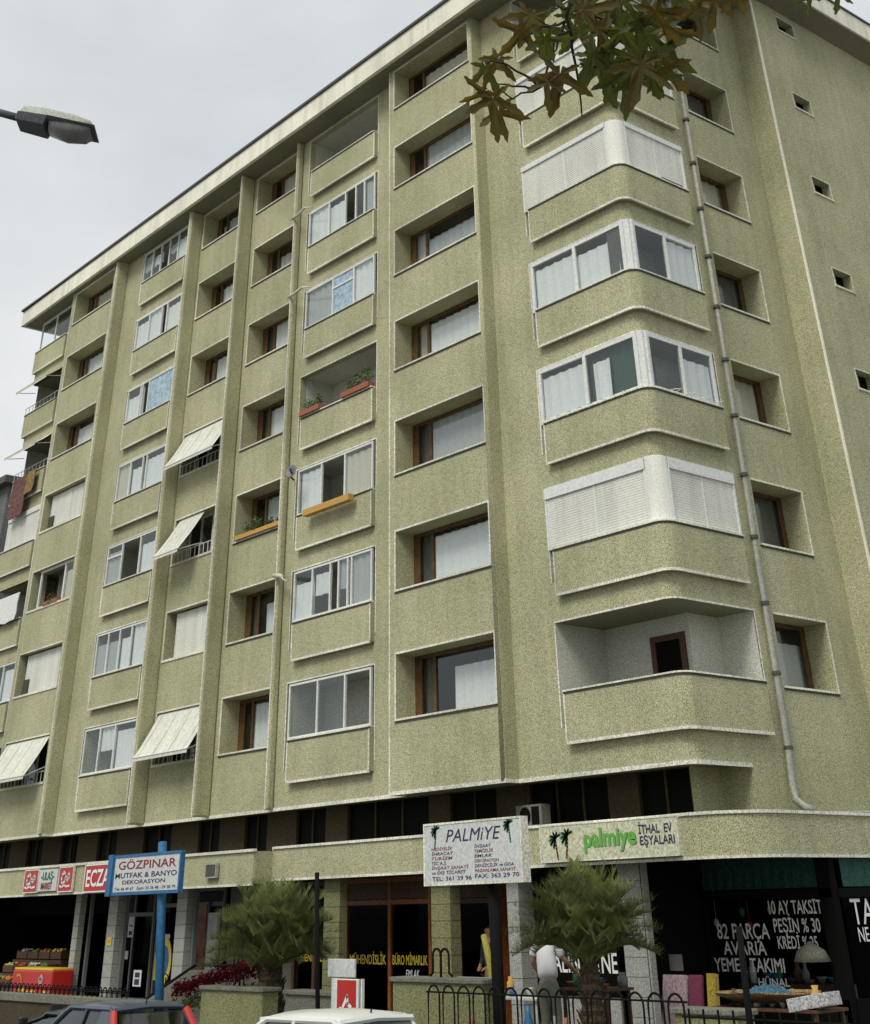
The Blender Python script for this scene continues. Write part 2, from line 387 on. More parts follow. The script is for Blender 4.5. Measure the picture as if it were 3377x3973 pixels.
# stair tower: rounded edge, small windows
tpath = [(0.0, 6.78), (0.72, 6.78)]+arc(0.72, 6.86, 0.08, -90, 0, 4)[1:]+[(0.80, 24.0), (-36.25, 24.0), (-36.25, 14.0)]
ST = [0.0]
for i in range(1, len(tpath)): ST.append(ST[-1]+math.dist(tpath[i-1], tpath[i]))
st0 = ST[-4]
wall_path(wm, tpath, 0.0, 26.6, [(st0+8.05-6.86, st0+8.93-6.86, 16.28+H*k, 16.80+H*k, 0.3) for k in range(-4, 4)])
# side wall down to the ground floor canopy
wm.quad((0, 2.2, 3.4), (0, 6.78, 3.4), (0, 6.78, Z0), (0, 2.2, Z0)); wm.quad((-0.8, 2.2, 3.4), (0, 2.2, 3.4), (0, 2.2, Z0), (-0.8, 2.2, Z0))
wm.build('wall', WALL, B)
# underside of the upper floors
um = MB()
for x0, x1, y in ((-35.98, XA0, .5), (XA0, XA1, YA), (XA1, XB1, YBp), (XB1, XD, YF), (XD, XB, YB), (XB, XC, YC)):
    um.quad((x0, y, Z0), (x1, y, Z0), (x1, 3.2, Z0), (x0, 3.2, Z0))
um.poly([(p[0], p[1], Z0) for p in cpath[:-1]]+[(0, 3.2, Z0), (XC, 3.2, Z0)])
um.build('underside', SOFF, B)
em = MB()
ep = [(-36.0, .48), (XA0-.02, .48), (XA0-.02, YA-.02), (XA1+.02, YA-.02), (XA1+.02, YBp-.02), (XB1, YBp-.02), (XB1, YF-.02), (XD, YF-.02), (XD, YB-.02),
      (XB-.02, YB-.02), (XB-.02, YC-.02), (XC+.02, YC-.02), (XC+.02, YG-.02), (-rc, YG-.02)]+arc(-rc, YG+rc, rc+.02, -90, 0, 10)[1:]+[(0.02, 2.2)]
em.path(ep, 0.05, Z0-0.045, Z0+0.03)
em.build('lower_edge_halo', TRIM_HALO, B)  # bright outline of the lower edge, added as a pale strip
# thin fins between the window columns
for x0, x1, y0, y1 in ((-27.97, -27.74, 0.0, .5), (-22.02, -21.78, 0.04, .56), (-18.17, -18.04, 0.02, .56), (-14.86, -14.68, 0.28, .48)):
    MB().box(x0, x1, y0, y1, Z0, ZT).build('fin', WALL, B, bevel=0.04)
MB().tube([(-5.03, 0.03, Z0), (-5.03, 0.03, ZT)], 0.075, 10).build('fin', WALL, B, smooth=True)
# bright highlights on the wall edges, put in as thin pale strips
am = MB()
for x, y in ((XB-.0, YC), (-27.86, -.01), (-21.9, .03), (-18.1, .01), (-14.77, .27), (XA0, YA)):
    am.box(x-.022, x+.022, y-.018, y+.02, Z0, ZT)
am.build('edge_highlight', TRIM_HALO, B)
MB().box(.765, .815, 6.765, 6.83, 3.9, 25.9).build('edge_highlight', FASC, B)  # highlight along the tower ridge, added as a pale strip
# floors and dark rooms inside
fm = MB()
for k in range(-1, 7):
    z = 7.64+H*k
    fm.box(-36.0, -1.2, 0.66 if k < 6 else .9, 13.8, z, z+0.60)
    fm.box(-1.2, -0.66, 1.0, 13.8, z, z+0.60)
    fm.box(-0.66, 0.6, 3.3 if k >= 0 else 7.3, 13.8, z+.2, z+0.4) if False else None
    zc = z
    fm.poly([(p[0]-.01, p[1]+.02, zc-.005) for p in cpath[1:-1]]+[(-.01, 3.05, zc-.005), (-3.5, 3.05, zc-.005), (-3.5, YG+.02, zc-.005)])
    fm.poly([(p[0]-.01, p[1]+.02, zc+.58) for p in cpath[1:-1]]+[(-.01, 3.05, zc+.58), (-3.5, 3.05, zc+.58), (-3.5, YG+.02, zc+.58)])
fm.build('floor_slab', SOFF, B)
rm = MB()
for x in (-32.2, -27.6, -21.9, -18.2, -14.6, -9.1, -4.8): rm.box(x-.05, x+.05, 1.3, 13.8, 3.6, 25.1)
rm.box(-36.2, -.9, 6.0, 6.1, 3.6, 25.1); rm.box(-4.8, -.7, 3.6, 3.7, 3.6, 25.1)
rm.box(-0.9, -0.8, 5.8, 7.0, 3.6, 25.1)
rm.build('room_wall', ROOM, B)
for f in range(1, 8):
    bw = MB()
    za, zb = 5.35+fz(f), TOP+fz(f)+.005
    for h0, h1 in ((-26.42, -22.62), (-14.28, -10.30)):
        bw.quad((h0, 1.8, za), (h1, 1.8, za), (h1, 1.8, zb), (h0, 1.8, zb))
        bw.quad((h0, .722, za), (h0, 1.8, za), (h0, 1.8, zb), (h0, .722, zb)); bw.quad((h1, 1.8, za), (h1, .722, za), (h1, .722, zb), (h1, 1.8, zb))
        bw.quad((h0, .722, zb), (h1, .722, zb), (h1, 1.8, zb), (h0, 1.8, zb))
        bw.build('balcony_wall', INTW, B, weld=True); bw = MB()
    bw.quad((-35.9, 1.8, za), (-32.8, 1.8, za), (-32.8, 1.8, zb), (-35.9, 1.8, zb)); bw.quad((-32.8, 1.8, za), (-32.8, .52, za), (-32.8, .52, zb), (-32.8, 1.8, zb))
    if f > 1: bw.quad((-35.9, .72, za), (-35.9, 1.8, za), (-35.9, 1.8, zb), (-35.9, .72, zb))
    bw.build('balcony_wall', INTW, B, weld=True)
    bw = MB()
    bw.quad((-3.5, 2.0, za), (-1.0, 2.0, za), (-1.0, 2.0, zb), (-3.5, 2.0, zb))
    bw.quad((-3.502, .402, za), (-3.502, 2.0, za), (-3.502, 2.0, zb), (-3.502, .402, zb))
    bw.quad((-1.0, 2.0, za), (-1.0, 3.05, za), (-1.0, 3.05, zb), (-1.0, 2.0, zb))
    bw.quad((-1.0, 3.05, za), (-.02, 3.05, za), (-.02, 3.05, zb), (-1.0, 3.05, zb))
    bw.build('balcony_wall', INTW, B, weld=True)

# roof: fascia and deep eaves
rf = MB()
def fy(x): return -0.12-(x+37)*0.29/29
xl, xr = -37.05, 1.55
def zr(y): return 25.14+max(0, min(1, (y-0.0)/8.0))*0.82
P = []
for y in (None, 2, 4, 6, 8, 26):
    yy = fy(xl) if y is None else y; P.append(((xl, yy), (xr, fy(xr) if y is None else y)))
for i in range(len(P)-1):
    (a, b), (c, d) = P[i], P[i+1]
    z_a = zr(b[1]); z_c = zr(d[1])
    rf.quad((a[0], a[1], 25.14), (c[0], c[1], 25.14), (-1.5, d[1], 25.14), (-1.5, b[1] if i else fy(-1.5), 25.14))
    rf.quad((-1.5, b[1] if i else fy(-1.5), 25.14), (-1.5, d[1], 25.14), (d[0], d[1], z_c), (b[0], b[1], z_a))
    rf.quad((b[0], b[1], z_a), (d[0], d[1], z_c), (d[0], d[1], z_c+.72), (b[0], b[1], z_a+.72))
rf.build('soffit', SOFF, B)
fa = MB()
n = 12
for i in range(n):
    x0 = xl+(xr-xl)*i/n; x1 = xl+(xr-xl)*(i+1)/n
    fa.hexa([(x0, fy(x0)-.03, 25.13), (x1, fy(x1)-.03, 25.13), (x1, fy(x1)+.1, 25.13), (x0, fy(x0)+.1, 25.13),
             (x0, fy(x0)-.03, 25.85), (x1, fy(x1)-.03, 25.85), (x1, fy(x1)+.1, 25.85), (x0, fy(x0)+.1, 25.85)])
fa.box(xl-.03, xl+.1, fy(xl)-.03, 26, 25.13, 25.85)
ys = [fy(xr)-.03, 2, 4, 6, 8, 26]
for i in range(5):
    za, zb = zr(ys[i])-.01, zr(ys[i+1])-.01
    fa.hexa([(xr-.1, ys[i], za), (xr+.03, ys[i], za), (xr+.03, ys[i+1], zb), (xr-.1, ys[i+1], zb),
             (xr-.1, ys[i], za+.72), (xr+.03, ys[i], za+.72), (xr+.03, ys[i+1], zb+.72), (xr-.1, ys[i+1], zb+.72)])
fa.build('fascia', FASC, B)
ra = MB()
ra.box(xl-.07, -1.4, -.25, 26, 25.86, 25.95)
for i in range(n):
    x0 = xl+(xr-xl)*i/n; x1 = xl+(xr-xl)*(i+1)/n
    ra.hexa([(x0, fy(x0)-.10, 25.86), (x1, fy(x1)-.10, 25.86), (x1, .6, 25.86), (x0, .6, 25.86), (x0, fy(x0)-.10, 25.955), (x1, fy(x1)-.10, 25.955), (x1, .6, 25.925), (x0, .6, 25.925)])
for i in range(5):
    za, zb = zr(ys[i])+.72, zr(ys[i+1])+.72
    ra.hexa([(-1.5, ys[i], za), (xr+.08, ys[i], za), (xr+.08, ys[i+1], zb), (-1.5, ys[i+1], zb),
             (-1.5, ys[i], za+.07), (xr+.08, ys[i], za+.07), (xr+.08, ys[i+1], zb+.07), (-1.5, ys[i+1], zb+.07)])
ra.build('roof', BAND, B)

# ------------------------------------------------------------------ window makers (parts of the building)
def curtain(F, a0, a1, b, z0, z1, m, parent, name='curtain', folds=9.0, amp=0.035):
    rv = random.random(); z1 -= (0, .12, .22, .34)[int(rv*4)]*(1 if m is CURT else 0)
    if m is CURT and a1-a0 > 1.2 and rv > .84: a0 += (a1-a0)*(.12+.25*random.random())
    mb = MB(); n = max(8, int((a1-a0)*folds*2.2)); ph = random.random()*6
    base = 0
    for i in range(n+1):
        a = a0+(a1-a0)*i/n; o = amp*math.sin(a*folds*2.1+ph)+amp*.5*math.sin(a*folds*4.3+ph*2)
        mb.v += [F.p(a, b+o, z0), F.p(a, b+o*.6, z1)]
    for i in range(n): mb.f.append((2*i, 2*i+2, 2*i+3, 2*i+1))
    if m is CURT: m = (CURT, CURT, CURT3, CURT, CURT2, CURT3, CURT)[int(random.random()*7)]
    return mb.build(name, m, parent, smooth=True)
def pane(F, a0, a1, b, z0, z1, parent, m=None):
    mb = MB(); mb.quad(F.p(a0, b, z0), F.p(a1, b, z0), F.p(a1, b, z1), F.p(a0, b, z1)); return mb.build('pane', m or GL, parent)
def edge_halo(mb, F, a0, a1, z0, z1, sides='ltrb', w_=0.045, b=0.014):  # bright halo lines around an opening, added as thin pale strips
    if 'l' in sides: mb.fbox(F, a0-w_, a0, 0.0, b, z0-w_, z1+w_)
    if 'r' in sides: mb.fbox(F, a1, a1+w_, 0.0, b, z0-w_, z1+w_)
    if 't' in sides: mb.fbox(F, a0+.001, a1-.001, 0.0, b, z1+.001, z1+w_)
    if 'b' in sides: mb.fbox(F, a0-w_-.01, a1+w_+.01, 0.0, b+.02, z0-w_-.012, z0+.012)
def wood_window(F, a0, a1, z0, z1, depth=RW, flip=False, small=0.46, jamb=0.26, curt=True, cm=None, plant=False):
    b = -depth
    w_ = MB()
    w_.fbox(F, a0, a1, b-.06, b, z0, z0+.06); w_.fbox(F, a0, a1, b-.06, b+.01, z1-.09, z1-.002)
    if not flip: js = (jamb, .13); sp = a0+js[0]+small
    else: js = (.12, jamb); sp = a1-js[1]-small
    w_.fbox(F, a0, a0+js[0], b-.06, b+.012, z0+.06, z1-.09); w_.fbox(F, a1-js[1], a1, b-.06, b+.012, z0+.06, z1-.09)
    w_.fbox(F, sp, sp+.10, b-.05, b+.008, z0+.06, z1-.09)
    o = w_.build('window', WOOD, B, bevel=0.008)
    pane(F, a0+js[0], sp, b-.03, z0+.06, z1-.09, o); pane(F, sp+.10, a1-js[1], b-.03, z0+.06, z1-.09, o)
    if curt:
        cmat = cm or CURT
        if not flip:
            curtain(F, sp+.02, a1-.05, b-.09, z0+.0, z1-.05, cmat, o)
            if random.random() < .6: curtain(F, a0+.1+random.random()*.1, sp-.05, b-.18, z0, z1, CURT if random.random() < .5 else CURTD, o)
        else:
            curtain(F, a0+.05, sp+.05, b-.14, z0, z1-.05, cmat, o)
    s_ = MB(); s_.fbox(F, a0-.03, a1+.03, -depth+.02, 0.035, z0-.045, z0-.003)
    s_.build('sill', TRIM_HALO, o)
    d_ = MB(); d_.fbox(F, a0-.03, a1+.03, 0.0, 0.022, z0-.085, z0-.046); d_.build('drip_edge', DRIP, o)
    t_ = MB(); edge_halo(t_, F, a0, a1, z0, z1, 'lt' if not flip else 'tr'); 
    if abs(F.o.y-YC) < 1e-6 and not flip: edge_halo(t_, F, a0, a1, z0, z1, 'r')
    t_.build('window_edge_halo', TRIM_HALO, o)
    return o
def awning(F, a0, a1, ztop, outb, drop):
    mb = MB(); n = 14; k = 5
    for i in range(n+1):
        a = a0+.04+(a1-a0-.08)*i/n
        for j in range(k+1):
            t = j/k; sag = -.05*math.sin(math.pi*t)+.012*math.sin(i*2.1)*t
            mb.v.append(F.p(a, -.05+(outb+.05)*t, ztop-drop*t+sag))
    for i in range(n):
        for j in range(k):
            q = i*(k+1)+j; mb.f.append((q, q+k+1, q+k+2, q+1))
    for i in range(n):     # front valance
        a = a0+.04+(a1-a0-.08)*i/n; a_ = a0+.04+(a1-a0-.08)*(i+1)/n
        mb.quad(F.p(a, outb+.002, ztop-drop-.10), F.p(a_, outb+.002, ztop-drop-.10), F.p(a_, outb+.002, ztop-drop), F.p(a, outb+.002, ztop-drop))
    o = mb.build('awning', AWN, B)
    ar = MB()
    for a in (a0+.1, a1-.1):
        ar.tube([F.p(a, -.1, ztop-drop*.75), F.p(a, outb, ztop-drop-.02)], .016, 5)
    ar.tube([F.p(a0+.04, outb, ztop-drop), F.p(a1-.04, outb, ztop-drop)], .022, 6)
    ar.build('awning_arm', ALU, o)
    tr = MB()
    for i in range(4):
        a = a0+.3+(a1-a0-.6)*i/3; 
        for j in range(k):
            t0, t1 = j/k, (j+1)/k
            f = lambda t: (-.05+(outb+.05)*t, ztop-drop*t-.05*math.sin(math.pi*t)+.028)
            (b0, q0), (b1, q1) = f(t0), f(t1)
            tr.quad(F.p(a-.02, b0, q0), F.p(a+.02, b0, q0), F.p(a+.02, b1, q1), F.p(a-.02, b1, q1))
    tr.build('awning_seam', SHUT, o)
    return o
def shutter(F, a0, a1, z0, z1, b=-.06, head=0.0, gap=None, parent=None):
    """roller shutter of slats"""
    mb = MB(); z = z0
    zt = z1-head
    while z < zt-.001:
        zz = min(z+.055, zt)
        pts = [(b, z), (b+.012, z+.006), (b+.014, zz-.010), (b, zz)]
        for i in range(3):
            mb.quad(F.p(a0, pts[i][0], pts[i][1]), F.p(a1, pts[i][0], pts[i][1]), F.p(a1, pts[i+1][0], pts[i+1][1]), F.p(a0, pts[i+1][0], pts[i+1][1]))
        z = zz
    o = mb.build('roller_shutter', SHUT, parent or B)
    fr = MB()
    fr.fbox(F, a0-.05, a0, b-.02, b+.04, z0, z1); fr.fbox(F, a1, a1+.05, b-.02, b+.04, z0, z1)
    if head: fr.fbox(F, a0-.05, a1+.05, b-.2, b+.06, zt, z1)
    m_ = (a0+a1)/2; fr.fbox(F, m_-.022, m_+.022, b-.01, b+.02, z0, zt)
    fr.build('shutter_guide', ALU, o)
    return o
def glazing(F, a0, a1, z0, z1, cells, b=-.05, fw=.055, transom=None):
    """aluminium balcony glazing. cells = list of (relative width, kind); kind: l light curtain, d dark open, g glass, m painted sky reflection, c half curtain"""
    fr = MB(); fr.fbox(F, a0, a1, b-.04, b+.03, z0, z0+fw); fr.fbox(F, a0, a1, b-.04, b+.03, z1-fw, z1)
    fr.fbox(F, a0, a0+fw, b-.04, b+.03, z0+fw, z1-fw); fr.fbox(F, a1-fw, a1, b-.04, b+.03, z0+fw, z1-fw)
    tot = sum(c[0] for c in cells); a = a0+fw; W_ = a1-a0-2*fw; xs = []
    for i, c in enumerate(cells):
        an = a+W_*c[0]/tot; xs.append((a, an, c[1])); a = an
        if i < len(cells)-1: fr.fbox(F, a-fw*.5, a+fw*.5, b-.035, b+.035, z0+fw, z1-fw)
    if transom:
        for i in transom: fr.fbox(F, xs[i][0], xs[i][1], b-.03, b+.032, z1-.42, z1-.36)
    o = fr.build('balcony_glazing', ALU, B, bevel=0.006)
    for (p, q, k) in xs:
        if k == 'd': continue
        if k == 'm': pane(F, p, q, b, z0+fw, z1-fw, o, SKYBLUE); continue  # reflected sky put into the pane colour
        pane(F, p, q, b, z0+fw, z1-fw, o)
        if k == 'l': curtain(F, p, q, b-.07, z0, z1, CURT, o, amp=.035)
        if k == 'c': curtain(F, p, q, b-.08, z0+.45+random.random()*.2, z1, CURT, o, amp=.035)
        if k == 'r': curtain(F, p, q, b-.16, z0, z1, CURTG, o, amp=.035)
    return o

# window columns with deep recesses
special = {('F', 4): 'awn', ('F', 5): 'awn2', ('F', 6): 'shut', ('F', 7): 'awn', ('A', 4): 'shut', ('A', 6): 'shutgap', ('A', 7): 'awn', ('A', 5): 'open', ('D', 5): 'dark'}
for k, (x0, x1, y, h0, h1) in WCOL.items():
    F = FX(y)
    for f in range(1, 8):
        z0, z1 = SILL+fz(f), TOP+fz(f)-(0 if f > 1 else .02); sp = special.get((k, f))
        if sp is None:
            wood_window(F, h0, h1, z0, z1, small=.46 if k == 'C' else .36, jamb=.25 if k == 'C' else .30)
        elif sp == 'dark':
            wood_window(F, h0, h1, z0, z1, small=.5, cm=CURT)
        elif sp in ('awn', 'awn2'):
            o = glazing(F, h0+.25, h1, z0, z1, [(1, 'd'), (1, 'g'), (1, 'd'), (1, 'c')], b=-.45)
            if sp == 'awn': awning(F, h0, h1, z1-.02, .72, 1.22)
            else: awning(F, h0+.15, h1-1.45, z1-.03, .85, 1.28)
            rl = MB()
            for i in range(12): rl.tube([F.p(h0+.15+i*(h1-h0-.3)/11, .03, z0), F.p(h0+.15+i*(h1-h0-.3)/11, .03, z0+.32)], .013, 5)
            rl.tube([F.p(h0, .03, z0+.32), F.p(h1, .03, z0+.32)], .016, 5)
            rl.build('railing', ALU, B)
            t_ = MB(); edge_halo(t_, F, h0, h1, z0, z1, 'ltb'); t_.build('window_edge_halo', TRIM_HALO, o)
        elif sp in ('shut', 'shutgap'):
            o = shutter(F, h0+.42, h1-.05, z0, z1-.05, b=-.22)
            t_ = MB(); edge_halo(t_, F, h0, h1, z0, z1, 'ltb'); t_.build('window_edge_halo', TRIM_HALO, o)
            if sp == 'shutgap' or k == 'A':
                nb = MB(); nb.fbox(F, h0+.30, h0+.72, -.2, -.15, z0+.02, z0+.55); nb.build('open_slot', DRIP, o)
            bk = MB(); bk.fbox(F, h0, h0+.40, -.5, -.46, z0, z1); bk.build('side_panel', SOFF, o)
        elif sp == 'open':
            o = glazing(F, h0+.5, h1, z0, z1, [(2, 'd'), (.8, 'l')], b=-.15, fw=.09)
            curtain(F, h0+1.2, h0+2.4, -.6, z0, z1, CURTD, o)
            t_ = MB(); edge_halo(t_, F, h0, h1, z0, z1, 'ltb'); t_.build('window_edge_halo', TRIM_HALO, o)
# balconies: hanging parapet slab, halo strips, glazing
def parapet(pts, f, name='parapet'):
    zb, zt = 5.27+fz(f), SILL+fz(f)
    mb = MB(); mb.path(pts, 0.20, zb, zt); o = mb.build(name, WALL, B)
    ins = [(p[0], p[1]) for p in pts]
    def off(d):
        n = len(pts); r = []
        for i in range(n):
            a = Vector(pts[max(i-1, 0)]); b = Vector(pts[min(i+1, n-1)]); dd = (b-a).normalized(); r.append((pts[i][0]+dd.y*d, pts[i][1]-dd.x*d))
        return r
    c = MB(); c.path(off(.03), .26, zt+.002, zt+.035); c.build('coping', TRIM_HALO, o)
    c = MB(); c.path(off(.014), .05, zt-.04, zt-.002); c.build('drip_edge', DRIP, o)
    c = MB(); c.path(off(.012), .05, zb-.035, zb+.02)
    (xa, ya), (xb, yb) = off(.012)[0], off(.012)[-1]
    c.box(xa-.012, xa+.028, ya-.001, ya+.03, zb+.02, zt-.04)
    if len(pts) == 2: c.box(xb-.028, xb+.012, yb-.001, yb+.03, zb+.02, zt-.04)
    c.build('parapet_drip_halo', TRIM_HALO, o)  # real drip at the bottom, with bright halo lines added
    return o
BG = {1: None, 2: [(1.2, 'l'), (1, 'l'), (.62, 'd'), (.5, 'g'), (.55, 'l')], 3: [(1.3, 'l'), (1, 'm'), (.9, 'l')],
      4: None, 5: [(1, 'l'), (1, 'd'), (1.1, 'l')], 6: [(1, 'l'), (1, 'c'), (.45, 'd'), (.5, 'c'), (.2, 'd'), (1, 'l')], 7: [(1.2, 'g'), (1.15, 'g'), (1, 'd')]}
QG = {1: [(1, 'c'), (1, 'c'), (1, 'd'), (1, 'c'), (1, 'l')], 2: [(1, 'l'), (1, 'l'), (.4, 'd'), (1, 'l')], 3: [(1, 'l'), (.15, 'l'), (.5, 'd'), (1.8, 'm')],
      4: [(1, 'l'), (1, 'l'), (.3, 'd'), (1.4, 'l')], 5: [(.8, 'l'), (1, 'd'), (.8, 'l')], 6: [(1, 'l'), (1, 'l'), (1, 'l'), (1.2, 'l')], 7: [(1, 'g'), (1, 'c'), (1.3, 'l')]}
for k, (x0, x1, y, h0, h1) in BCOL.items():
    F = FX(y)
    for f in range(1, 8):
        p = parapet([(h0+.33, y-.15), (h1-.02, y-.15)], f)
        t_ = MB(); z1 = TOP+fz(f)
        t_.fbox(F, h0-.035, h0, 0, .012, 5.56+fz(f), z1+.035); t_.fbox(F, h1, h1+.035, 0, .012, 5.50+fz(f), z1+.035); t_.fbox(F, h0, h1, 0, .012, z1, z1+.035)
        t_.build('opening_edge_halo', TRIM_HALO, p)  # pale strips added for the bright outline of the balcony opening
        cells = (BG if k == 'B' else QG)[f]
        if cells:
            glazing(F, h0+.15, h1-.1, SILL+fz(f)+.04, z1-.04, cells, b=.02, transom=[0] if (k == 'Q' and f == 5) else ([1] if (k == 'B' and f == 3) else None))
        bb = MB(); bb.fbox(F, h0+.02, h1-.02, -.12, -.02, 5.3+fz(f), SILL+fz(f)); bb.build('inner_parapet', INTW, p)
# left end balconies
EP = [(-36.02, 1.8), (-36.02, .36), (-32.95, .36)]
for f in range(1, 7):
    p = parapet(EP, f)
    if f in (1, 6):
        glazing(FX(.5), -35.9, -32.85, SILL+fz(f)+.04, TOP+fz(f)-.03, [(1, 'g'), (1, 'g')] if f == 1 else [(1, 'l'), (.8, 'g'), (1, 'l')], b=.02)
    if f == 4: shutter(FX(.5), -35.85, -32.9, SILL+fz(f)+.04, TOP+fz(f)-.02, b=.03, head=.2)
    if f in (2, 3): 
        awning(FX(.5), -35.95, -32.85, TOP+fz(f)+.1, .75, .62)
        rl = MB()
        for i in range(10): rl.tube([(-36.1+i*.36, .42, SILL+fz(f)), (-36.1+i*.36, .42, SILL+fz(f)+.35)], .014, 5)
        rl.tube([(-36.2, .42, SILL+fz(f)+.35), (-32.9, .42, SILL+fz(f)+.35)], .016, 5); rl.build('railing', ALU, B)
# corner balconies
GP = [(-3.26, .255), (-.155, .255)]+arc(-.155, .555, .30, -90, 0, 10)[1:]+[(.145, 2.92)]
def gpath(d, x_end=-3.44, y_end=3.02):     # plan line of the opening, pushed out by d
    return [(x_end, YG-d), (-rc, YG-d)]+arc(-rc, YG+rc, rc+d, -90, 0, 10)[1:]+[(d, y_end)]
FG, FS = FX(YG), FY(0.0)
for f in range(1, 8):
    z0, z1 = SILL+fz(f)+.04, TOP+fz(f)
    p = parapet(GP, f)
    ip = MB(); ip.path(gpath(-.06, -3.497, 3.047), .1, 5.30+fz(f), SILL+fz(f)-.01); ip.build('inner_parapet', WALL, p)
    t_ = MB(); t_.path(gpath(.012, -3.5, 3.05), .03, z1, z1+.035); t_.fbox(FG, -3.535, -3.50, 0, .012, 5.56+fz(f), z1+.035); t_.fbox(FS, 3.05, 3.085, 0, .012, 5.56+fz(f), z1+.035)
    t_.build('opening_edge_halo', TRIM_HALO, p)  # bright outline of the corner opening, built as pale strips
    if f in (2, 3, 6):
        o = shutter(FG, -3.46, -.36, z0, z1-.0, b=.02, head=.24 if f == 6 else .14)
        shutter(FS, .76, 2.95, z0, z1-.0, b=.02, head=.24 if f == 6 else .14, parent=B)
        c = MB(); c.path([(-.34, YG-.05), (-rc, YG-.05)]+arc(-rc, YG+rc, rc+.05, -90, 0, 10)[1:]+[(.05, .74)], .06, z0, z1); c.build('corner_panel', SHUT, o)
        if f == 3:
            c = MB(); c.fbox(FS, 2.0, 2.85, .035, .045, z0+.02, z0+.14); c.build('open_slot', DRIP, o)
    if f in (4, 5):
        o = glazing(FG, -3.49, -.16, z0, z1, [(1.22, 'l'), (1.3, 'l' if f == 4 else 'r')], b=-.02, fw=.10)
        if f == 5: curtain(FG, -1.66, -1.1, -.07, z0, z1, CURT, o, amp=.035)
        if f == 4: curtain(FG, -.75, -.2, -.05, z0, z1, CURTD, o, amp=.01)
        glazing(FS, .58, 3.00, z0, z1, [(1, 'g'), (1, 'l')], b=-.02, fw=.10)
        c = MB(); c.path([(-.20, YG-.03), (-.10, YG-.03), (-.02, YG+.05), (.03, YG+.12), (.03, .60)], .09, z0, z1)
        for q in ((-.12, YG-.045), (-.005, YG+.06), (.045, YG+.14)): c.box(q[0]-.022, q[0]+.022, q[1]-.022, q[1]+.022, z0, z1)
        c.build('corner_post', ALU, o)
        if f == 5:
            hk = MB()
            for i in range(8):
                a = -3.0+i*.36; hk.tube([(a, .20, z0), (a, .08, z0-.02), (a, .08, z0-.12)], .012, 5)
            for i in range(4):
                a = 1.0+i*.5; hk.tube([(.2, a, z0), (.36, a, z0-.02), (.36, a+.18, z0+.02), (.2, a+.2, z0)], .012, 5)
            hk.build('flower_hook', TRIM_HALO, p)
    if f == 7:
        d_ = MB(); F2 = FX(2.0)
        d_.fbox(F2, -2.12, -1.98, 0, .05, 5.4+fz(f), 7.28); d_.fbox(F2, -1.27, -1.13, 0, .05, 5.4+fz(f), 7.28); d_.fbox(F2, -1.98, -1.27, 0, .05, 7.16, 7.28); d_.fbox(F2, -1.98, -1.27, 0, .03, 5.4, 5.9)
        o = d_.build('balcony_door', DBRN, B); m2 = MB(); m2.fbox(F2, -1.98, -1.27, .004, .012, 5.9, 7.16); m2.build('door_pane', DGLS, o)
# side windows
for f in range(1, 8):
    z0, z1 = SILL+fz(f), TOP+fz(f)
    wood_window(FS, 3.74, 5.69, z0, z1, flip=True, small=-.16, jamb=.16, cm=CURT if f % 2 else CURTD)
# stair tower windows
for k in range(-4, 4):
    Ft = FY(.8); z0 = 16.28+H*k
    if z0 > 25.4: continue
    o = MB(); o.fbox(Ft, 8.07, 8.91, -.30, -.26, z0, z0+.52)
    o = o.build('stair_window', DGLS, B)
    t_ = MB(); edge_halo(t_, Ft, 8.05, 8.93, z0, z0+.52, 'ltrb', .03, .012)
    t_.fbox(Ft, 8.46, 8.50, -.26, -.23, z0, z0+.52)
    t_.build('window_edge_halo', TRIM_HALO, o)
# canopy band above the shops
cb = MB(); bp1 = [(-40, -.5), (-14.0, -.5)]
cb.path(bp1, .5, 3.06, 3.75)
cb.path([(-14.0, .06), (-1.0, .02), (-.2, -.05)]+[(0.15, -.06)]+arc(.15, 1.14, 1.2, -90, 0, 10)[1:]+[(1.35, 9.0)], .3, 3.14, 3.80)
cb.build('canopy', WALL, B)
c2 = MB(); c2.path([(-40, -.55), (-13.95, -.55)], .1, 3.74, 3.80)
c2.path([(-13.95, .02), (-1.0, -.02), (.15, -.10)]+arc(.15, 1.14, 1.24, -90, 0, 10)[1:]+[(1.39, 9.0)], .1, 3.79, 3.84)
c2.path([(-40, -.52), (-13.98, -.52)], .06, 3.03, 3.075); c2.path([(-13.98, .04), (-1.0, .0), (.15, -.08)]+arc(.15, 1.14, 1.22, -90, 0, 10)[1:]+[(1.37, 9.0)], .06, 3.11, 3.155)
c2.build('canopy_edge', TRIM_HALO, B)
c3 = MB(); c3.poly([(-40, -.45, 3.09), (-14.0, -.45, 3.09), (-14, 3.2, 3.09), (-40, 3.2, 3.09)])
c3.poly([(-14.0, .1, 3.17), (.15, 0.0, 3.17), (1.1, .6, 3.17), (1.3, 1.2, 3.17), (1.3, 9, 3.17), (-14, 9, 3.17)])
c3.poly([(-40, -.45, 3.73), (-14.0, -.45, 3.73), (-14, 1.5, 3.73), (-40, 1.5, 3.73)]); c3.poly([(-14.0, .1, 3.78), (.15, 0.0, 3.78), (1.1, .6, 3.78), (1.3, 1.2, 3.78), (1.3, 9, 3.78), (-14, 9, 3.78)])
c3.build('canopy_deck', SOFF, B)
MB().box(-14.02, -13.97, -.48, .06, 3.07, 3.74).build('canopy_step', WALL, B)
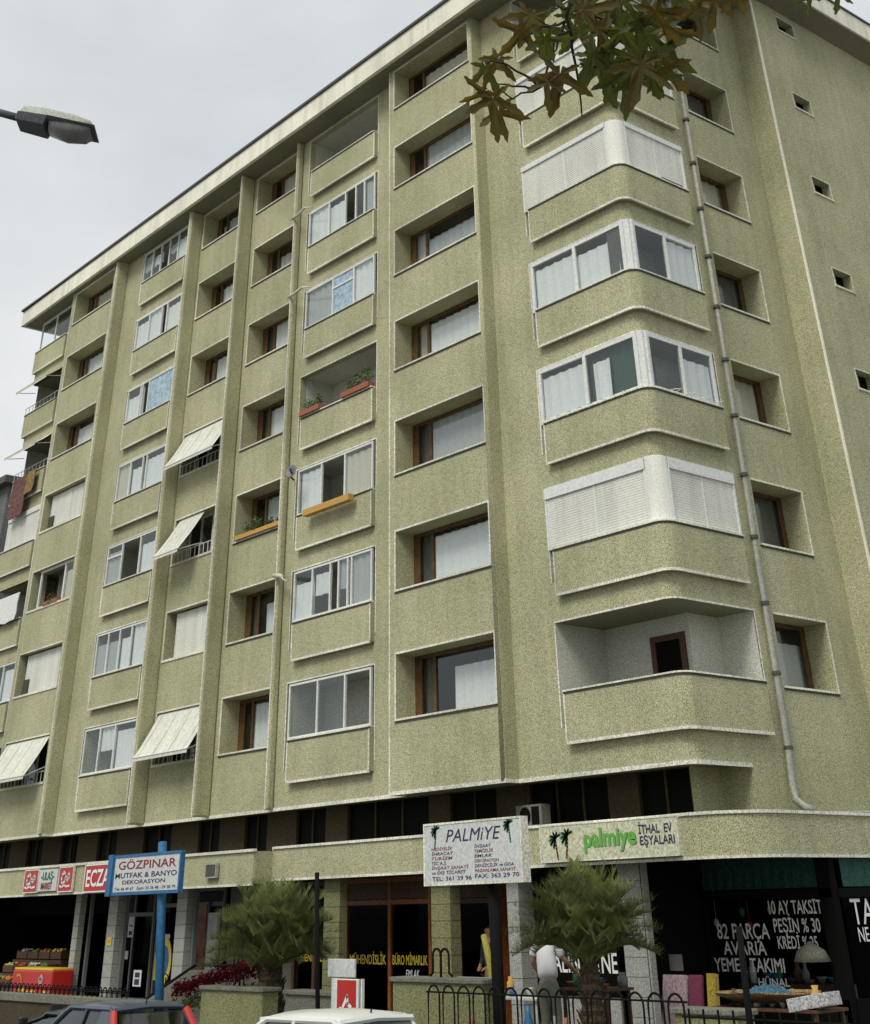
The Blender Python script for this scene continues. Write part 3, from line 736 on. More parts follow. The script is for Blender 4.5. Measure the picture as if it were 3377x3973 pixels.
# office floor: brown piers and dark glass
ym = 1.2
wins = [(-39, -38), (-36.4, -35.1), (-33.8, -32.5), (-31.1, -29.9), (-28.5, -27.3), (-25.9, -24.6), (-22.9, -21.2), (-19.64, -18.47), (-17.15, -16.02), (-14.61, -13.27), (-12.32, -9.03), (-8.24, -6.6), (-5.48, -3.09), (-2.22, -.82)]
pm = MB(); wall_path(pm, [(-40, ym), (-.80, ym)], 3.7, Z0, [(a+40, b+40, 3.74, Z0-.02, .12) for a, b in wins])
pm.build('office_wall', PIER, B)
pm = MB(); pm.quad((-.80, ym, 3.7), (-.80, 3.2, 3.7), (-.80, 3.2, Z0), (-.80, ym, Z0)); pm.build('office_side_wall', WALL, B)
for a, b in wins:
    o = MB().box(a, b, ym+.10, ym+.13, 3.74, Z0).build('office_window', DGLS, B)
    fr = MB(); fr.box(a, b, ym+.06, ym+.10, 3.74, 3.79); nn = 2 if b-a > 2 else 1
    for i in range(nn): x = a+(b-a)*(i+1)/(nn+1); fr.box(x-.025, x+.025, ym+.06, ym+.10, 3.79, Z0)
    fr.build('window_frame', PIER, o)
# ground floor shop fronts
gm = MB(); gm.quad((-60, 6, 0), (.75, 6, 0), (.75, 6, 3.2), (-60, 6, 3.2)); gm.box(-34.2, -34.1, 1.5, 6, .45, 3.09); gm.quad((-40, 2.4, 3.05), (-14, 2.4, 3.05), (-14, 6, 3.05), (-40, 6, 3.05))
gm.box(-40, -26.2, 2.4, 2.5, 2.55, 3.09); gm.quad((-40, 6, 0.46), (2, 6, .46), (2, 2.0, .46), (-40, 2.0, .46))
for x in (-25.2, -18.3, -13.6, -8.4, -2.9): gm.box(x-.08, x+.08, 1.6, 6, 0.45, 3.1)
gm.box(-2.9, -2.0, 1.5, 1.6, .45, 3.15); gm.box(1.35, 1.45, 9.0, 9.1, 0, 3.15)
gm.build('shop_interior', BLK, B)
F15 = FX(1.5)
def shopfront(a0, a1, z0, z1, y, m, ms, splits=(), fw=.08, name='shop_front', gm_=None, transom=None):
    F = FX(y); fr = MB()
    fr.fbox(F, a0, a1, -.05, .03, z0, z0+fw); fr.fbox(F, a0, a1, -.05, .03, z1-fw, z1)
    fr.fbox(F, a0, a0+fw, -.05, .03, z0+fw, z1-fw); fr.fbox(F, a1-fw, a1, -.05, .03, z0+fw, z1-fw)
    for s_ in splits: fr.fbox(F, s_-fw*.5, s_+fw*.5, -.045, .028, z0+fw, z1-fw)
    if transom: fr.fbox(F, a0+fw, a1-fw, -.04, .026, transom-.05, transom+.05)
    o = fr.build(name, m, B, bevel=.006); xs = [a0+fw]+list(splits)+[a1-fw]
    for i in range(len(xs)-1): pane(F, xs[i], xs[i+1], -.01, z0+fw, z1-fw, o, gm_ or GLD)
    return o
def pillar(x0, x1, y0, y1, m=TILE, z1=3.10, joint=.30, zb=.45, name='pillar'):
    core = MB().box(x0+.01, x1-.01, y0+.01, y1-.01, zb, z1).build(name, GROUT, B)
    z = zb+.004
    first = None
    while z < z1-.02:
        zz = min(z+joint-.012, z1-.004)
        if first is None or abs(zz-z-(joint-.012)) > 1e-6:
            o = MB().box(x0, x1, y0, y1, 0, zz-z).build('tile', m, core); o.location.z = z
            if first is None: first = o
        else:
            o = first.copy(); COL.objects.link(o); o.location.z = z
        z += joint
    return core
pillar(-25.13, -24.80, .3, .5); pillar(-22.94, -22.41, .3, .62); pillar(-19.0, -18.46, .3, .62)
MB().box(-24.75, -24.66, .6, .7, .45, 3.08).build('door_post', STEEL, B); MB().box(-22.37, -22.28, .5, .62, .45, 3.08).build('door_post', STEEL, B)
MB().box(-18.42, -18.33, .5, .62, .45, 3.08).build('door_post', STEEL, B)
shopfront(-24.3, -22.2, .45, 3.08, 1.45, STEEL, None, (-23.4,), transom=2.5)
shopfront(-22.1, -18.4, .45, 3.08, 1.5, STEEL, None, (-20.3,), transom=2.7)
shopfront(-19.95, -19.1, .85, 2.75, 1.42, STEEL, None, (), fw=.05)
MB().box(-19.14, -18.62, 1.40, 1.5, .45, 2.5).build('panel', ALU, B)
MB().box(-18.15, -16.27, 1.5, 1.7, .45, 3.08).build('grey_wall', CONC, B)
MB().box(-15.44, -15.01, 1.5, 1.7, .45, 3.08).build('grey_wall', CONC, B)
MB().box(-16.2, -15.5, 1.75, 1.8, .45, 2.9).build('entrance_door', BLK, B)
o = shopfront(-15.0, -13.3, .45, 3.12, 1.5, DBRN, None, (-14.03,), fw=.12)
lettering(F15, 'MÜHENDİSLİK', -14.9, -13.4, 1.45, 1.60, YEL, o, b=.02, bold=.01)
pillar(-12.0, -11.36, .3, .52, TILEY, 3.16); pillar(-7.92, -7.27, .3, .60, TILEY, 3.16); pillar(-5.42, -5.06, .3, .72, TILE, 3.16, .42)
o = shopfront(-12.72, -9.35, .45, 3.12, 1.5, ORNG, None, (-10.93,), fw=.10, transom=2.62)
hp = MB(); hp.fbox(F15, -12.6, -9.45, .0, .012, 2.68, 3.05); hp.build('head_panel', DBRN, o)
lettering(F15, 'MÜHENDİSLİK', -12.5, -11.05, 1.42, 1.60, YEL, o, b=.02, bold=.01)
lettering(F15, 'BÜRO MİMARLIK', -10.8, -9.5, 1.42, 1.60, YEL, o, b=.02, bold=.01); lettering(F15, 'EMLAK', -10.3, -9.8, 1.18, 1.33, WPNT, o, b=.02, shear=.2)
o = shopfront(-8.42, -6.75, .45, 3.12, 1.5, DBRN, None, (-7.25,), fw=.10, transom=2.6)
hp = MB(); hp.fbox(F15, -8.3, -6.85, .0, .012, 2.66, 3.05); hp.build('head_panel', DBRN, o)
MB().box(-6.65, -6.55, .9, 1.5, .45, 3.12).build('door_post', ORNG, B)
# black glass window behind the palm and the tiled return
tw = MB(); tw.box(-2.37, -1.78, .50, .70, .45, 3.14); tw = tw.build('tiled_wall', GROUT, B)
for i in range(9):
    for j in range(1):
        z = .46+i*.298; MB().box(-2.365, -1.785, .492, .5+.02, z, z+.288).build('tile', TILE, tw)
MB().box(-1.78, -1.74, .52, .68, .45, 3.14).build('tiled_return', TILE, B)
MB().box(-2.0, -1.95, .72, 2.4, .45, 3.14).build('doorway_side', BLK, B)
F9 = FX(.9)
pw = MB().box(-5.05, -2.92, .9, .95, 1.0, 3.14).build('palm_shop_window', DGLS, B)
MB().box(-5.05, -2.92, .86, .95, .45, 1.0).build('window_plinth', TILE, B)
lettering(F9, 'Çİ', -4.98, -4.70, 1.98, 2.35, WPNT, pw, b=.01, name='window_lettering'); lettering(F9, 'NE   İLE', -4.88, -3.05, 1.76, 1.98, WPNT, pw, b=.01, name='window_lettering')
lettering(F9, 'HALIN  TİNE', -4.98, -2.95, 1.38, 1.70, WPNT, pw, b=.01, bold=.01, name='window_lettering')
# corner shop: black frames, teal valance, white window writing
sw = MB()
for a0, a1 in ((-2.0, -1.9), (.92, 1.24)): sw.box(a0, a1, 2.45, 2.62, .45, 3.16)
sw.box(-2.0, 1.2, 2.45, 2.62, 2.50, 2.64); sw.box(-2.0, 1.2, 2.45, 2.62, .45, 1.0); sw.box(1.16, 1.30, 2.6, 8.8, 2.50, 2.64); sw.box(1.16, 1.30, 2.6, 8.8, .45, 1.0)
cs = sw.build('corner_shop_front', BLK, B)
pane(FX(2.55), -1.9, .92, 0, 1.0, 2.5, cs, GLD); pane(FY(1.24), 2.7, 8.8, 0, 1.0, 2.5, cs, GLD)
va = MB(); n = 40
for i in range(n+1):
    x = -1.92+2.84*i/n; va.v += [(x, 2.50+.02*math.sin(i*1.9), 2.66), (x, 2.5, 3.14)]
for i in range(n): va.f.append((2*i, 2*i+2, 2*i+3, 2*i+1))
va.build('valance', TEAL, cs)
va = MB()
for i in range(n+1):
    y = 2.75+5*i/n; va.v += [(1.28+.02*math.sin(i*1.9), y, 2.66), (1.28, y, 3.14)]
for i in range(n): va.f.append((2*i, 2*i+2, 2*i+3, 2*i+1))
va.build('valance', TEAL, cs)
Fw = FX(2.55)
for t, a0, a1, z0, z1 in (('10 AY TAKSİT', -.36, .88, 2.26, 2.47), ('PEŞİN % 30', -.30, .78, 1.98, 2.19), ('KREDİ % 25', -.26, .66, 1.73, 1.92),
                          ('82 PARÇA', -1.71, -.42, 1.88, 2.12), ('AVARIA', -1.60, -.55, 1.63, 1.84), ('YEMEK TAKIMI', -1.88, -.18, 1.37, 1.58), ('HÜNAL', -.85, -.12, 1.16, 1.28)):
    lettering(Fw, t, a0, a1, z0, z1, WPNT, cs, b=.02, bold=.012, name='window_lettering')
Fs = FY(1.24)
lettering(Fs, 'TA', 2.90, 3.62, 2.08, 2.48, WPNT, cs, b=.02, name='window_lettering'); lettering(Fs, 'NE', 3.00, 3.34, 1.82, 2.04, WPNT, cs, b=.02, name='window_lettering')
# downpipe on the corner
dp = MB(); dp.tube([(.3, 3.4, 3.9), (1.1, 5.2, 3.9), (1.25, 9, 3.9)], .02, 6); dp.tube([(.12, 3.36, 25.2), (.12, 3.36, 5.2), (.13, 3.28, 4.35), (.18, 3.22, 4.12), (.32, 3.3, 3.98), (.42, 3.45, 3.93)], .075, 10)
dpo = dp.build('downpipe', PIPE, B, smooth=True)
z = 5.0
while z < 25:
    MB().tube([(.12, 3.36, z), (.12, 3.36, z+.07)], .098, 10).build('pipe_clamp', BAND, dpo, smooth=False)
    z += 1.38
MB().tube([(-14.93, .40, Z0), (-14.93, .40, 25.0)], .05, 8).build('downpipe', PIER, B, smooth=True)

# ------------------------------------------------------------------ neighbour block far left
nb = thing('apartment_building', 'grey block partly visible beyond the left end of the olive building', 'building', (-66, 20, 0))
m = MB(); m.box(-78, -55.5, 8, 24, 0, 23.2); GREYW = mat('grey_block_render', (0.14, 0.15, 0.15), .95, grain=.3, gscale=12, stain=.3); m.build('wall', GREYW, nb)
m = MB(); m.box(-78.5, -55.0, 7.5, 24.5, 23.2, 23.6); m.build('roof', BAND, nb)
for i in range(6):
    for j in range(4):
        o = MB().box(-75+i*3.3, -73.4+i*3.3, 7.93, 7.97, 9+j*3.2, 10.5+j*3.2).build('window', ALU, nb)
        MB().box(-74.9+i*3.3, -73.5+i*3.3, 7.915, 7.925, 9.1+j*3.2, 10.4+j*3.2).build('pane', DGLS, o)
#PART2

# ================================================================== things attached to or standing by the building
# ---- flower boxes and balcony plants
def leafy(mb, c, r, n, sz, sq=1.0, seed=0):
    rnd = random.Random(seed)
    for i in range(n):
        d = Vector((rnd.gauss(0, 1), rnd.gauss(0, 1), rnd.gauss(0, 1)*sq)).normalized()*r*(rnd.random()**.45)
        p = Vector(c)+Vector((d.x, d.y*.7, d.z)); a = Vector((rnd.uniform(-1, 1), rnd.uniform(-1, 1), rnd.uniform(-.5, .8))).normalized(); b = a.cross(Vector((rnd.random(), rnd.random(), rnd.random()))).normalized()
        s_ = sz*rnd.uniform(.6, 1.3)
        mb.quad(p-a*s_, p-b*s_*.45, p+a*s_, p+b*s_*.45)
def planter(x0, x1, y0, y1, z, h, m, label, seed, plants=(), flowers=0, cat='flower box', fm=None, size=.10):
    t = thing('flower_box', label, cat, ((x0+x1)/2, (y0+y1)/2, z), None)
    bx = MB()
    bx.box(x0, x1, y0, y1, z, z+.02); bx.box(x0, x1, y0, y0+.02, z+.02, z+h); bx.box(x0, x1, y1-.02, y1, z+.02, z+h); bx.box(x0, x0+.02, y0+.02, y1-.02, z+.02, z+h); bx.box(x1-.02, x1, y0+.02, y1-.02, z+.02, z+h)
    bx.box(x0+.02, x1-.02, y0+.02, y1-.02, z+.02, z+h*.8)
    bx.build('box', m, t)
    if plants:
        g = MB()
        for i, (px, r, hh) in enumerate(plants):
            leafy(g, (px, (y0+y1)/2, z+h+hh*.5), r, int(90*r/.2), .055, hh/r if r else 1, seed+i)
            for j in range(6): g.tube([(px, (y0+y1)/2, z+h*.7), (px+random.uniform(-r, r)*.7, (y0+y1)/2+random.uniform(-.1, .1), z+h+hh*.7)], .006, 4)
        tag(g.build('foliage', GREEN, t), None, None, kind='stuff')
    if flowers:
        g = MB(); leafy(g, ((x0+x1)/2, (y0+y1)/2-.05, z+h+.12), (x1-x0)*.45, flowers, .03, .25, seed+9); tag(g.build('petals', fm or PINK, t), None, None, kind='stuff')
    return t
planter(-13.2, -10.95, .02, .22, SILL+fz(5)-.20, .17, OCHR, 'long ochre flower box hung outside the half open white balcony glazing', 3)
planter(-17.55, -15.0, .45, .66, SILL+fz(5)+.0, .12, OCHR, 'ochre flower box with small plants on the window sill beside the grey post', 5, plants=[(-17.0, .2, .3), (-16.5, .25, .35), (-15.7, .15, .15), (-15.2, .12, .12)])
planter(-11.75, -10.4, .25, .50, SILL+fz(4)+.04, .15, TERR, 'terracotta trough of leafy green plants on the right of the open balcony', 11, plants=[(-11.4, .22, .3), (-11.0, .25, .42), (-10.6, .25, .55)], flowers=40)
planter(-13.95, -12.9, .25, .50, SILL+fz(4)+.04, .14, TERR, 'terracotta trough of sparse plants on the left of the open balcony', 15, plants=[(-13.6, .2, .28), (-13.1, .2, .34)])
planter(-30.4, -29.2, .05, .25, SILL+fz(5)+.01, .12, TERR, 'box of pink red flowers on the sill of the open white window far left', 21, plants=[(-29.8, .25, .16)], flowers=90, fm=REDF)
# ---- satellite dish and horizontal rods
dt = thing('satellite_dish', 'small grey satellite dish at the top left corner of the flower box balcony', 'satellite dish', (-13.9, .1, 18.65-5.8+.05))
zc = SILL+fz(5)+1.15
m = MB(); m.lathe([(.02, .0), (.12, .03), (.20, .09), (.21, .10), (.19, .11), (.10, .05), (.01, .02)], (0, 0, 0), 14)
mm = Matrix.Translation((-13.75, -.02, zc)) @ Matrix.Rotation(R(75), 4, 'X') @ Matrix.Rotation(R(20), 4, 'Y')
m.v = [tuple(mm @ Vector(v)) for v in m.v]; m.build('dish', STEEL, dt, smooth=True)
m = MB(); m.tube([(-14.35, .45, zc), (-14.1, .15, zc), (-13.75, .0, zc)], .03, 7); m.build('bracket', BAND, dt)
m = MB(); m.tube([(-13.75, -.05, zc), (-13.55, -.25, zc+.05)], .03, 7); m.build('feed_arm', BAND, dt)
for f, lab, dx in ((2, 'pale rod arm sticking out beside the balcony second from the roof', 1.3), (3, 'pale rod arm with a curled end beside the balcony third from the roof', 1.4), (6, 'short white rod arm at the corner of the six pane balcony', .8)):
    zc = SILL+fz(f)+1.25
    m = MB(); m.tube([(-14.9, .25, zc+.15), (-14.2, .05, zc), (-14.3+dx*.6, -.18, zc-.1)], .045 if f != 6 else .06, 8)
    m.tube([(-14.3+dx*.6, -.18, zc-.1), (-14.3+dx*.8, -.25, zc-.2), (-14.3+dx, -.2, zc-.28)], .02, 6)
    m.tube([(-14.3+dx*.6, -.18, zc-.1), (-14.3+dx*.75, -.1, zc-.3)], .015, 6)
    single(m, 'wall_bracket', TRIM_HALO, lab, 'bracket', group='rod arms beside the balconies', smooth=True)
# ---- rugs hung from the left end balcony
def cloth(name, x0, x1, y, z0, z1, m_, label, cat, ph):
    mb = MB(); nx, nz_ = 14, 12
    for i in range(nx+1):
        for j in range(nz_+1):
            t = j/nz_; x = x0+(x1-x0)*i/nx+.05*math.sin(j*.8+ph)*t; mb.v.append((x, y-.03-.05*abs(math.sin(i*.9+ph))*t, z1-(z1-z0)*t+.03*math.sin(i+ph)*t))
            mb.v.append((x, y-.0-.05*abs(math.sin(i*.9+ph))*t, z1-(z1-z0)*t+.03*math.sin(i+ph)*t))
    def id_(i, j, s_): return (i*(nz_+1)+j)*2+s_
    for i in range(nx):
        for j in range(nz_):
            mb.f.append((id_(i, j, 0), id_(i, j+1, 0), id_(i+1, j+1, 0), id_(i+1, j, 0))); mb.f.append((id_(i, j, 1), id_(i+1, j, 1), id_(i+1, j+1, 1), id_(i, j+1, 1)))
    return single(mb, name, m_, label, cat, smooth=True)
cloth('rug', -35.5, -34.1, .20, 16.1, 17.75, RUG2, 'dark brown rug hanging lowest over the left end balcony', 'rug', 0.3)
cloth('rug', -34.1, -33.3, .20, 16.9, 17.8, RUG1, 'short ochre rug hanging beside the longer brown rug', 'rug', 1.7)
cloth('sheet', -35.9, -33.0, .22, 11.95, 12.95, ALU, 'white sheet drying across the open balcony at the left edge', 'sheet', .9)

# ---- air conditioner on the canopy
ac = thing('air_conditioner', 'small grey air conditioner standing on the canopy behind the two shop signs', 'air conditioner', (-4.95, .75, 3.81))
MB().box(-5.35, -4.55, .62, .9, 3.86, 4.26).build('casing', CONC, ac, bevel=.01)
m = MB(); m.lathe([(.16, 0), (.16, .02), (.02, .02)], (0, 0, 0), 16); m.v = [(-5.05+v[0], .615-v[2], 4.06+v[1]) for v in m.v]; m.build('fan_grille', BLK, ac)
MB().box(-4.85, -4.62, .608, .618, 3.9, 4.22).build('side_grille', BLK, ac)
MB().box(-5.3, -4.6, .6, .92, 3.81, 3.86).build('base', BAND, ac)

# ---- signs on the canopy
def palm_print(F, a, z, h, b, parent, lean=.0, trunk=BRNP, crown=GRNP):
    t = MB(); ribbon(t, F, [(a+lean*h*(1-k/6)**1.5, z+h*.72*k/6) for k in range(7)], h*.09, b); t.build('palm_trunk_print', trunk, parent)
    c = MB()
    for ang in (-160, -130, -95, -60, -20, 15, 50, 195, 235):
        pts = []
        for k in range(6):
            r_ = h*.36*k/5; an = R(ang+90+ (40 if ang < -90 or ang > 90 else -40)*k/5*0)
            x = a+r_*math.sin(R(ang)); zz = z+h*.74+r_*math.cos(R(ang))*.75-(r_**2)/h*.55
            pts.append((x, zz))
        ribbon(c, F, pts, h*.085, b+.002)
    c.build('palm_crown_print', crown, parent)
FBa = FX(-.53)
def board(name, F, a0, a1, z0, z1, m, label, cat='sign', th=.06, frame=None, group=None, slope=0):
    base = F.p((a0+a1)/2, th/2, z0)
    t = thing(name, label, cat, base, group)
    mb = MB(); mb.fbox(F, a0, a1, 0, th, z0, z1); mb.build('board', m, t, bevel=.005)
    if frame:
        fr = MB(); w_ = frame[1]
        fr.fbox(F, a0-w_, a1+w_, -.005, th+.01, z0-w_, z0); fr.fbox(F, a0-w_, a1+w_, -.005, th+.01, z1, z1+w_); fr.fbox(F, a0-w_, a0, -.005, th+.01, z0, z1); fr.fbox(F, a1, a1+w_, -.005, th+.01, z0, z1)
        fr.build('frame', frame[0], t)
    return t
def script_mark(F, a0, a1, z0, z1, b, parent):
    m = MB(); w_ = (a1-a0)/10; A = lambda t: a0+(a1-a0)*t; Z = lambda t: z0+(z1-z0)*t
    ribbon(m, F, [(A(.42), Z(.78)), (A(.3), Z(.85)), (A(.18), Z(.66)), (A(.16), Z(.42)), (A(.3), Z(.3)), (A(.46), Z(.42))], w_*.9, b)
    ribbon(m, F, [(A(.5), Z(.42)), (A(.46), Z(.58)), (A(.56), Z(.66)), (A(.62), Z(.52)), (A(.55), Z(.4)), (A(.5), Z(.46))], w_*.7, b)
    ribbon(m, F, [(A(.7), Z(.42)), (A(.68), Z(.7)), (A(.78), Z(.8)), (A(.86), Z(.62)), (A(.76), Z(.5)), (A(.7), Z(.6))], w_*.7, b)
    ribbon(m, F, [(A(.05), Z(.2)), (A(.25), Z(.14)), (A(.45), Z(.24)), (A(.62), Z(.16)), (A(.9), Z(.2))], w_*.6, b)
    m.build('script_mark', WPNT, parent)
s = board('sign', FBa, -26.1, -24.82, 3.14, 3.69, WHT, 'white market sign between two red panels above the grocery')
lettering(FBa, '-ULAŞ-', -25.9, -25.0, 3.43, 3.63, GRNP, s, b=.075, bold=.02); lettering(FBa, 'MARKET', -25.85, -25.1, 3.19, 3.36, MARO, s, b=.075, bold=.02)
s = board('sign', FBa, -24.66, -23.78, 3.12, 3.70, RED, 'red panel with white script at the right of the market sign', frame=(TRIM_HALO, .03)); script_mark(FBa, -24.6, -23.84, 3.14, 3.68, .072, s)
s = board('sign', FBa, -27.1, -26.15, 3.14, 3.69, RED, 'red panel with white script at the left of the market sign', frame=(TRIM_HALO, .03)); script_mark(FBa, -27.04, -26.2, 3.16, 3.68, .072, s)
s = board('sign', FBa, -22.98, -20.6, 3.08, 3.70, RED, 'red pharmacy sign with large white letters beside the blue framed sign', frame=(WPNT, .03)); lettering(FBa, 'ECZANE', -22.86, -20.7, 3.2, 3.6, WPNT, s, b=.075, bold=.02)
s = board('wall_lamp', FBa, -16.1, -15.62, 3.26, 3.52, BAND, 'small square dark floodlight on the canopy right of the blue framed sign', cat='floodlight', th=.08, frame=(PIPE, .03))
FBb = FX(.0)
s = board('sign', FBb, -3.86, -.16, 3.20, 3.79, CRM, 'long cream palm shop sign on the canopy with two printed palms', th=.12, frame=(TRIM_HALO, .02))
palm_print(FBb, -3.42, 3.22, .50, .125, s, .1); palm_print(FBb, -3.08, 3.24, .52, .125, s, -.1)
lettering(FBb, 'palmiye', -2.62, -1.22, 3.30, 3.70, LGRN, s, b=.126, bold=.03, caps=False); lettering(FBb, 'palmiye', -2.60, -1.20, 3.29, 3.69, GRNP, s, b=.123, bold=.02, caps=False)
lettering(FBb, 'İTHAL  EV', -1.14, -.28, 3.56, 3.70, NAVY, s, b=.126, bold=.02); lettering(FBb, 'EŞYALARI', -1.12, -.24, 3.38, 3.52, NAVY, s, b=.126, bold=.02)

# ---- pole signs
F4 = FX(-4.0)
s = board('pole_sign', F4, -2.72, -.17, 2.83, 3.70, WHT, 'white palm shop board on a thick black post in front of the shops', th=.16, frame=(TRIM_HALO, .03))
m = MB(); m.tube([(-1.14, -3.92, 0.12), (-1.16, -3.92, 2.80)], .105, 12); m.build('post', IRON, s, smooth=True)
palm_print(F4, -2.40, 3.36, .36, .165, s, -.1, GRNP); palm_print(F4, -.45, 3.37, .36, .165, s, .1, GRNP)
lettering(F4, 'PALMiYE', -2.12, -.66, 3.43, 3.62, NAVY, s, b=.165, shear=.25, bold=.0)
for i, (t, a1, mm_) in enumerate((('HEDİYELİK', -1.95, MARO), ('İHRACAT', -1.93, NAVY), ('TURİZM', -1.95, MARO), ('TİC. A.Ş.', -2.12, NAVY), ('İNŞAAT SANAYİ', -1.52, MARO), ('ve DIŞ TİCARET', -1.60, NAVY))):
    lettering(F4, t, -2.53, a1, 3.315-i*.070, 3.36-i*.070, mm_, s, b=.165, shear=.15, bold=.008)
for i, (t, a1, mm_) in enumerate((('İNŞAAT', -.92, NAVY), ('TEMİZLİK', -.86, MARO), ('EMLAK', -.90, NAVY), ('DEKORASYON', -.73, MARO), ('DENİZCİLİK ve GIDA', -.36, NAVY), ('PAZARLAMA SANAYİ', -.32, MARO))):
    lettering(F4, t, -1.36, a1, 3.32-i*.070, 3.365-i*.070, mm_, s, b=.165, shear=.15, bold=.008)
lettering(F4, 'TEL: 361 39 96', -2.52, -1.45, 2.87, 2.93, NAVY, s, b=.165, bold=.008); lettering(F4, 'FAX: 363 29 70', -1.36, -.24, 2.885, 2.945, NAVY, s, b=.165, bold=.008)
s = board('pole_sign', F4, -14.55, -11.52, 2.93, 3.60, WHT, 'white kitchen and bath sign in a blue frame on a blue post', th=.10, frame=(BLUE, .06))
MB().box(-14.85, -14.62, -4.14, -3.98, 2.86, 3.68).build('side_post', BLUE, s)
m = MB(); m.tube([(-12.12, -3.9, 0.12), (-12.55, -3.9, 2.9), (-12.72, -3.9, 3.86)], .10, 10); m.build('post', BLUE, s, smooth=True)
for t, a0, a1, z0, z1, mm_ in (('GÖZPINAR', -14.36, -11.66, 3.37, 3.53, MARO), ('MUTFAK & BANYO', -14.48, -11.60, 3.20, 3.30, NAVY), ('DEKORASYON', -14.1, -12.1, 3.08, 3.155, NAVY), ('Tel: 66 49 67   Gsm: 33 36 48 - 39 38 79', -14.45, -11.62, 2.965, 3.02, NAVY)):
    lettering(F4, t, a0, a1, z0, z1, mm_, s, b=.105, bold=.012)
# ---- thin black lamp post
m = MB(); m.tube([(-6.08, -4, .12), (-6.2, -4, 1.6), (-6.3, -4, 3.1)], .045, 8); m.lathe([(.07, 0), (.07, .12), (.03, .14)], (-6.08, -4, .12), 10)
single(m, 'lamp_post', IRON, 'thin black post rising past the canopy between the first palm and pillar', 'post', smooth=True)

# ---- street lamp top left
lt = thing('street_lamp', 'street lamp head with pale top and glass bowl against the sky', 'street lamp', (5.3, -21.6, .12))
P0 = Vector((7.83, -17.88, 8.76)); P1 = Vector((8.25, -17.28, 8.61)); ax = (P1-P0); Ln = ax.length; ax.normalize()
sdv = Vector((ax.y, -ax.x, 0)).normalized()      # towards the camera side
up = ax.cross(sdv)*-1
if up.z < 0: up = -up
def lp(t, s_, u_): return P0+ax*t*Ln+sdv*s_+up*u_
top = MB(); prof = [(.0, .06, .05), (.06, .14, .12), (.3, .165, .135), (.7, .17, .125), (.95, .155, .09), (1.0, .12, .05)]
nn = 10
for t, hw, hh in prof:
    for k in range(nn+1):
        a = math.pi*k/nn; top.v.append(tuple(lp(t, -hw*math.cos(a), hh*math.sin(a)**.7)))
for i in range(len(prof)-1):
    for k in range(nn): q = i*(nn+1)+k; top.f.append((q, q+1, q+nn+2, q+nn+1))
top.f.append(tuple(range(nn+1))[::-1]); top.f.append(tuple(range((len(prof)-1)*(nn+1), len(prof)*(nn+1))))
top.build('housing_top', LAMPT, lt, smooth=True)
bot = MB()
pr2 = [(-.02, .07, -.03), (.03, .15, -.075), (.4, .18, -.085), (.42, .185, -.03), (1.05, .175, -.012)]
for t, hw, hh in pr2:
    bot.v += [tuple(lp(t, -hw, 0)), tuple(lp(t, -hw*.8, hh)), tuple(lp(t, hw*.8, hh)), tuple(lp(t, hw, 0))]
for i in range(len(pr2)-1):
    for k in range(3): q = i*4+k; bot.f.append((q, q+4, q+5, q+1))
    q = i*4; bot.f.append((q, q+3, q+7, q+4))
bot.f += [(0, 1, 2, 3), (16, 19, 18, 17)]
bot.build('housing_underside', LAMPB, lt)
bo = MB(); pr3 = [(.44, .12, -.02), (.46, .14, -.10), (.7, .15, -.135), (.92, .14, -.105), (.99, .12, -.02)]
for t, hw, hh in pr3:
    for k in range(nn+1):
        a = math.pi*k/nn; bo.v.append(tuple(lp(t, -hw*math.cos(a), -.015+(hh+.015)*math.sin(a)**.8)))
for i in range(len(pr3)-1):
    for k in range(nn): q = i*(nn+1)+k; bo.f.append((q, q+nn+1, q+nn+2, q+1))
bo.build('bowl', LAMPG, lt, smooth=True)
arm_end = P0-ax*2.6+Vector((0, 0, .12))
m = MB(); m.tube([P0+ax*.02, P0-ax*.25+Vector((0, 0, .02)), P0-ax*1.4+Vector((0, 0, .08)), arm_end], .038, 9); m.build('arm', LAMPB, lt, smooth=True)
m = MB(); m.tube([(arm_end.x, arm_end.y, .12), (arm_end.x, arm_end.y, arm_end.z+.05)], .09, 12, .05); m.build('pole', LAMPB, lt, smooth=True)

# ---- plane tree branch hanging into the top of the view
def leaf_mesh(seed, curl=.25):
    rnd = random.Random(seed); lobes = [(-128, .55), (-68, .82), (0, 1.05), (68, .82), (128, .55)]
    rim = []
    for i, (a, l_) in enumerate(lobes):
        l_ *= rnd.uniform(.88, 1.1); a += rnd.uniform(-6, 6)
        w0 = 17
        for da, f_ in ((-w0, .40), (-w0*.62, .60), (-w0*.74, .70), (-w0*.30, .80), (-w0*.28, .86), (0, 1.0), (w0*.28, .86), (w0*.30, .80), (w0*.74, .70), (w0*.62, .60), (w0, .40)):
            rim.append((a+da, l_*f_*rnd.uniform(.95, 1.05)))
        if i < 4: rim.append(((a+lobes[i+1][0])/2, .21*rnd.uniform(.9, 1.15)))
    rim = [(-172, .20)]+rim+[(172, .20)]
    me = MB(); me.v.append((0, 0, 0))
    rings = (0.5, 1.0)
    n = len(rim)
    for rg in rings:
        for a, l_ in rim:
            x = l_*rg*math.sin(R(a)); y = l_*rg*math.cos(R(a)); z = -curl*(x*x*.9+y*y*.5)+.05*math.sin(a*.09+seed)*rg+.06*abs(math.sin(R(a)*2.6))*rg
            me.v.append((x, y, z))
    for i in range(n-1):
        me.f.append((0, 1+i, 2+i)); me.f.append((1+i, 1+n+i, 2+n+i, 2+i))
    b = bpy.data.meshes.new('leaf'); b.from_pydata(me.v, [], me.f); b.update()
    for p_ in b.polygons: p_.use_smooth = True
    return b
LM = []
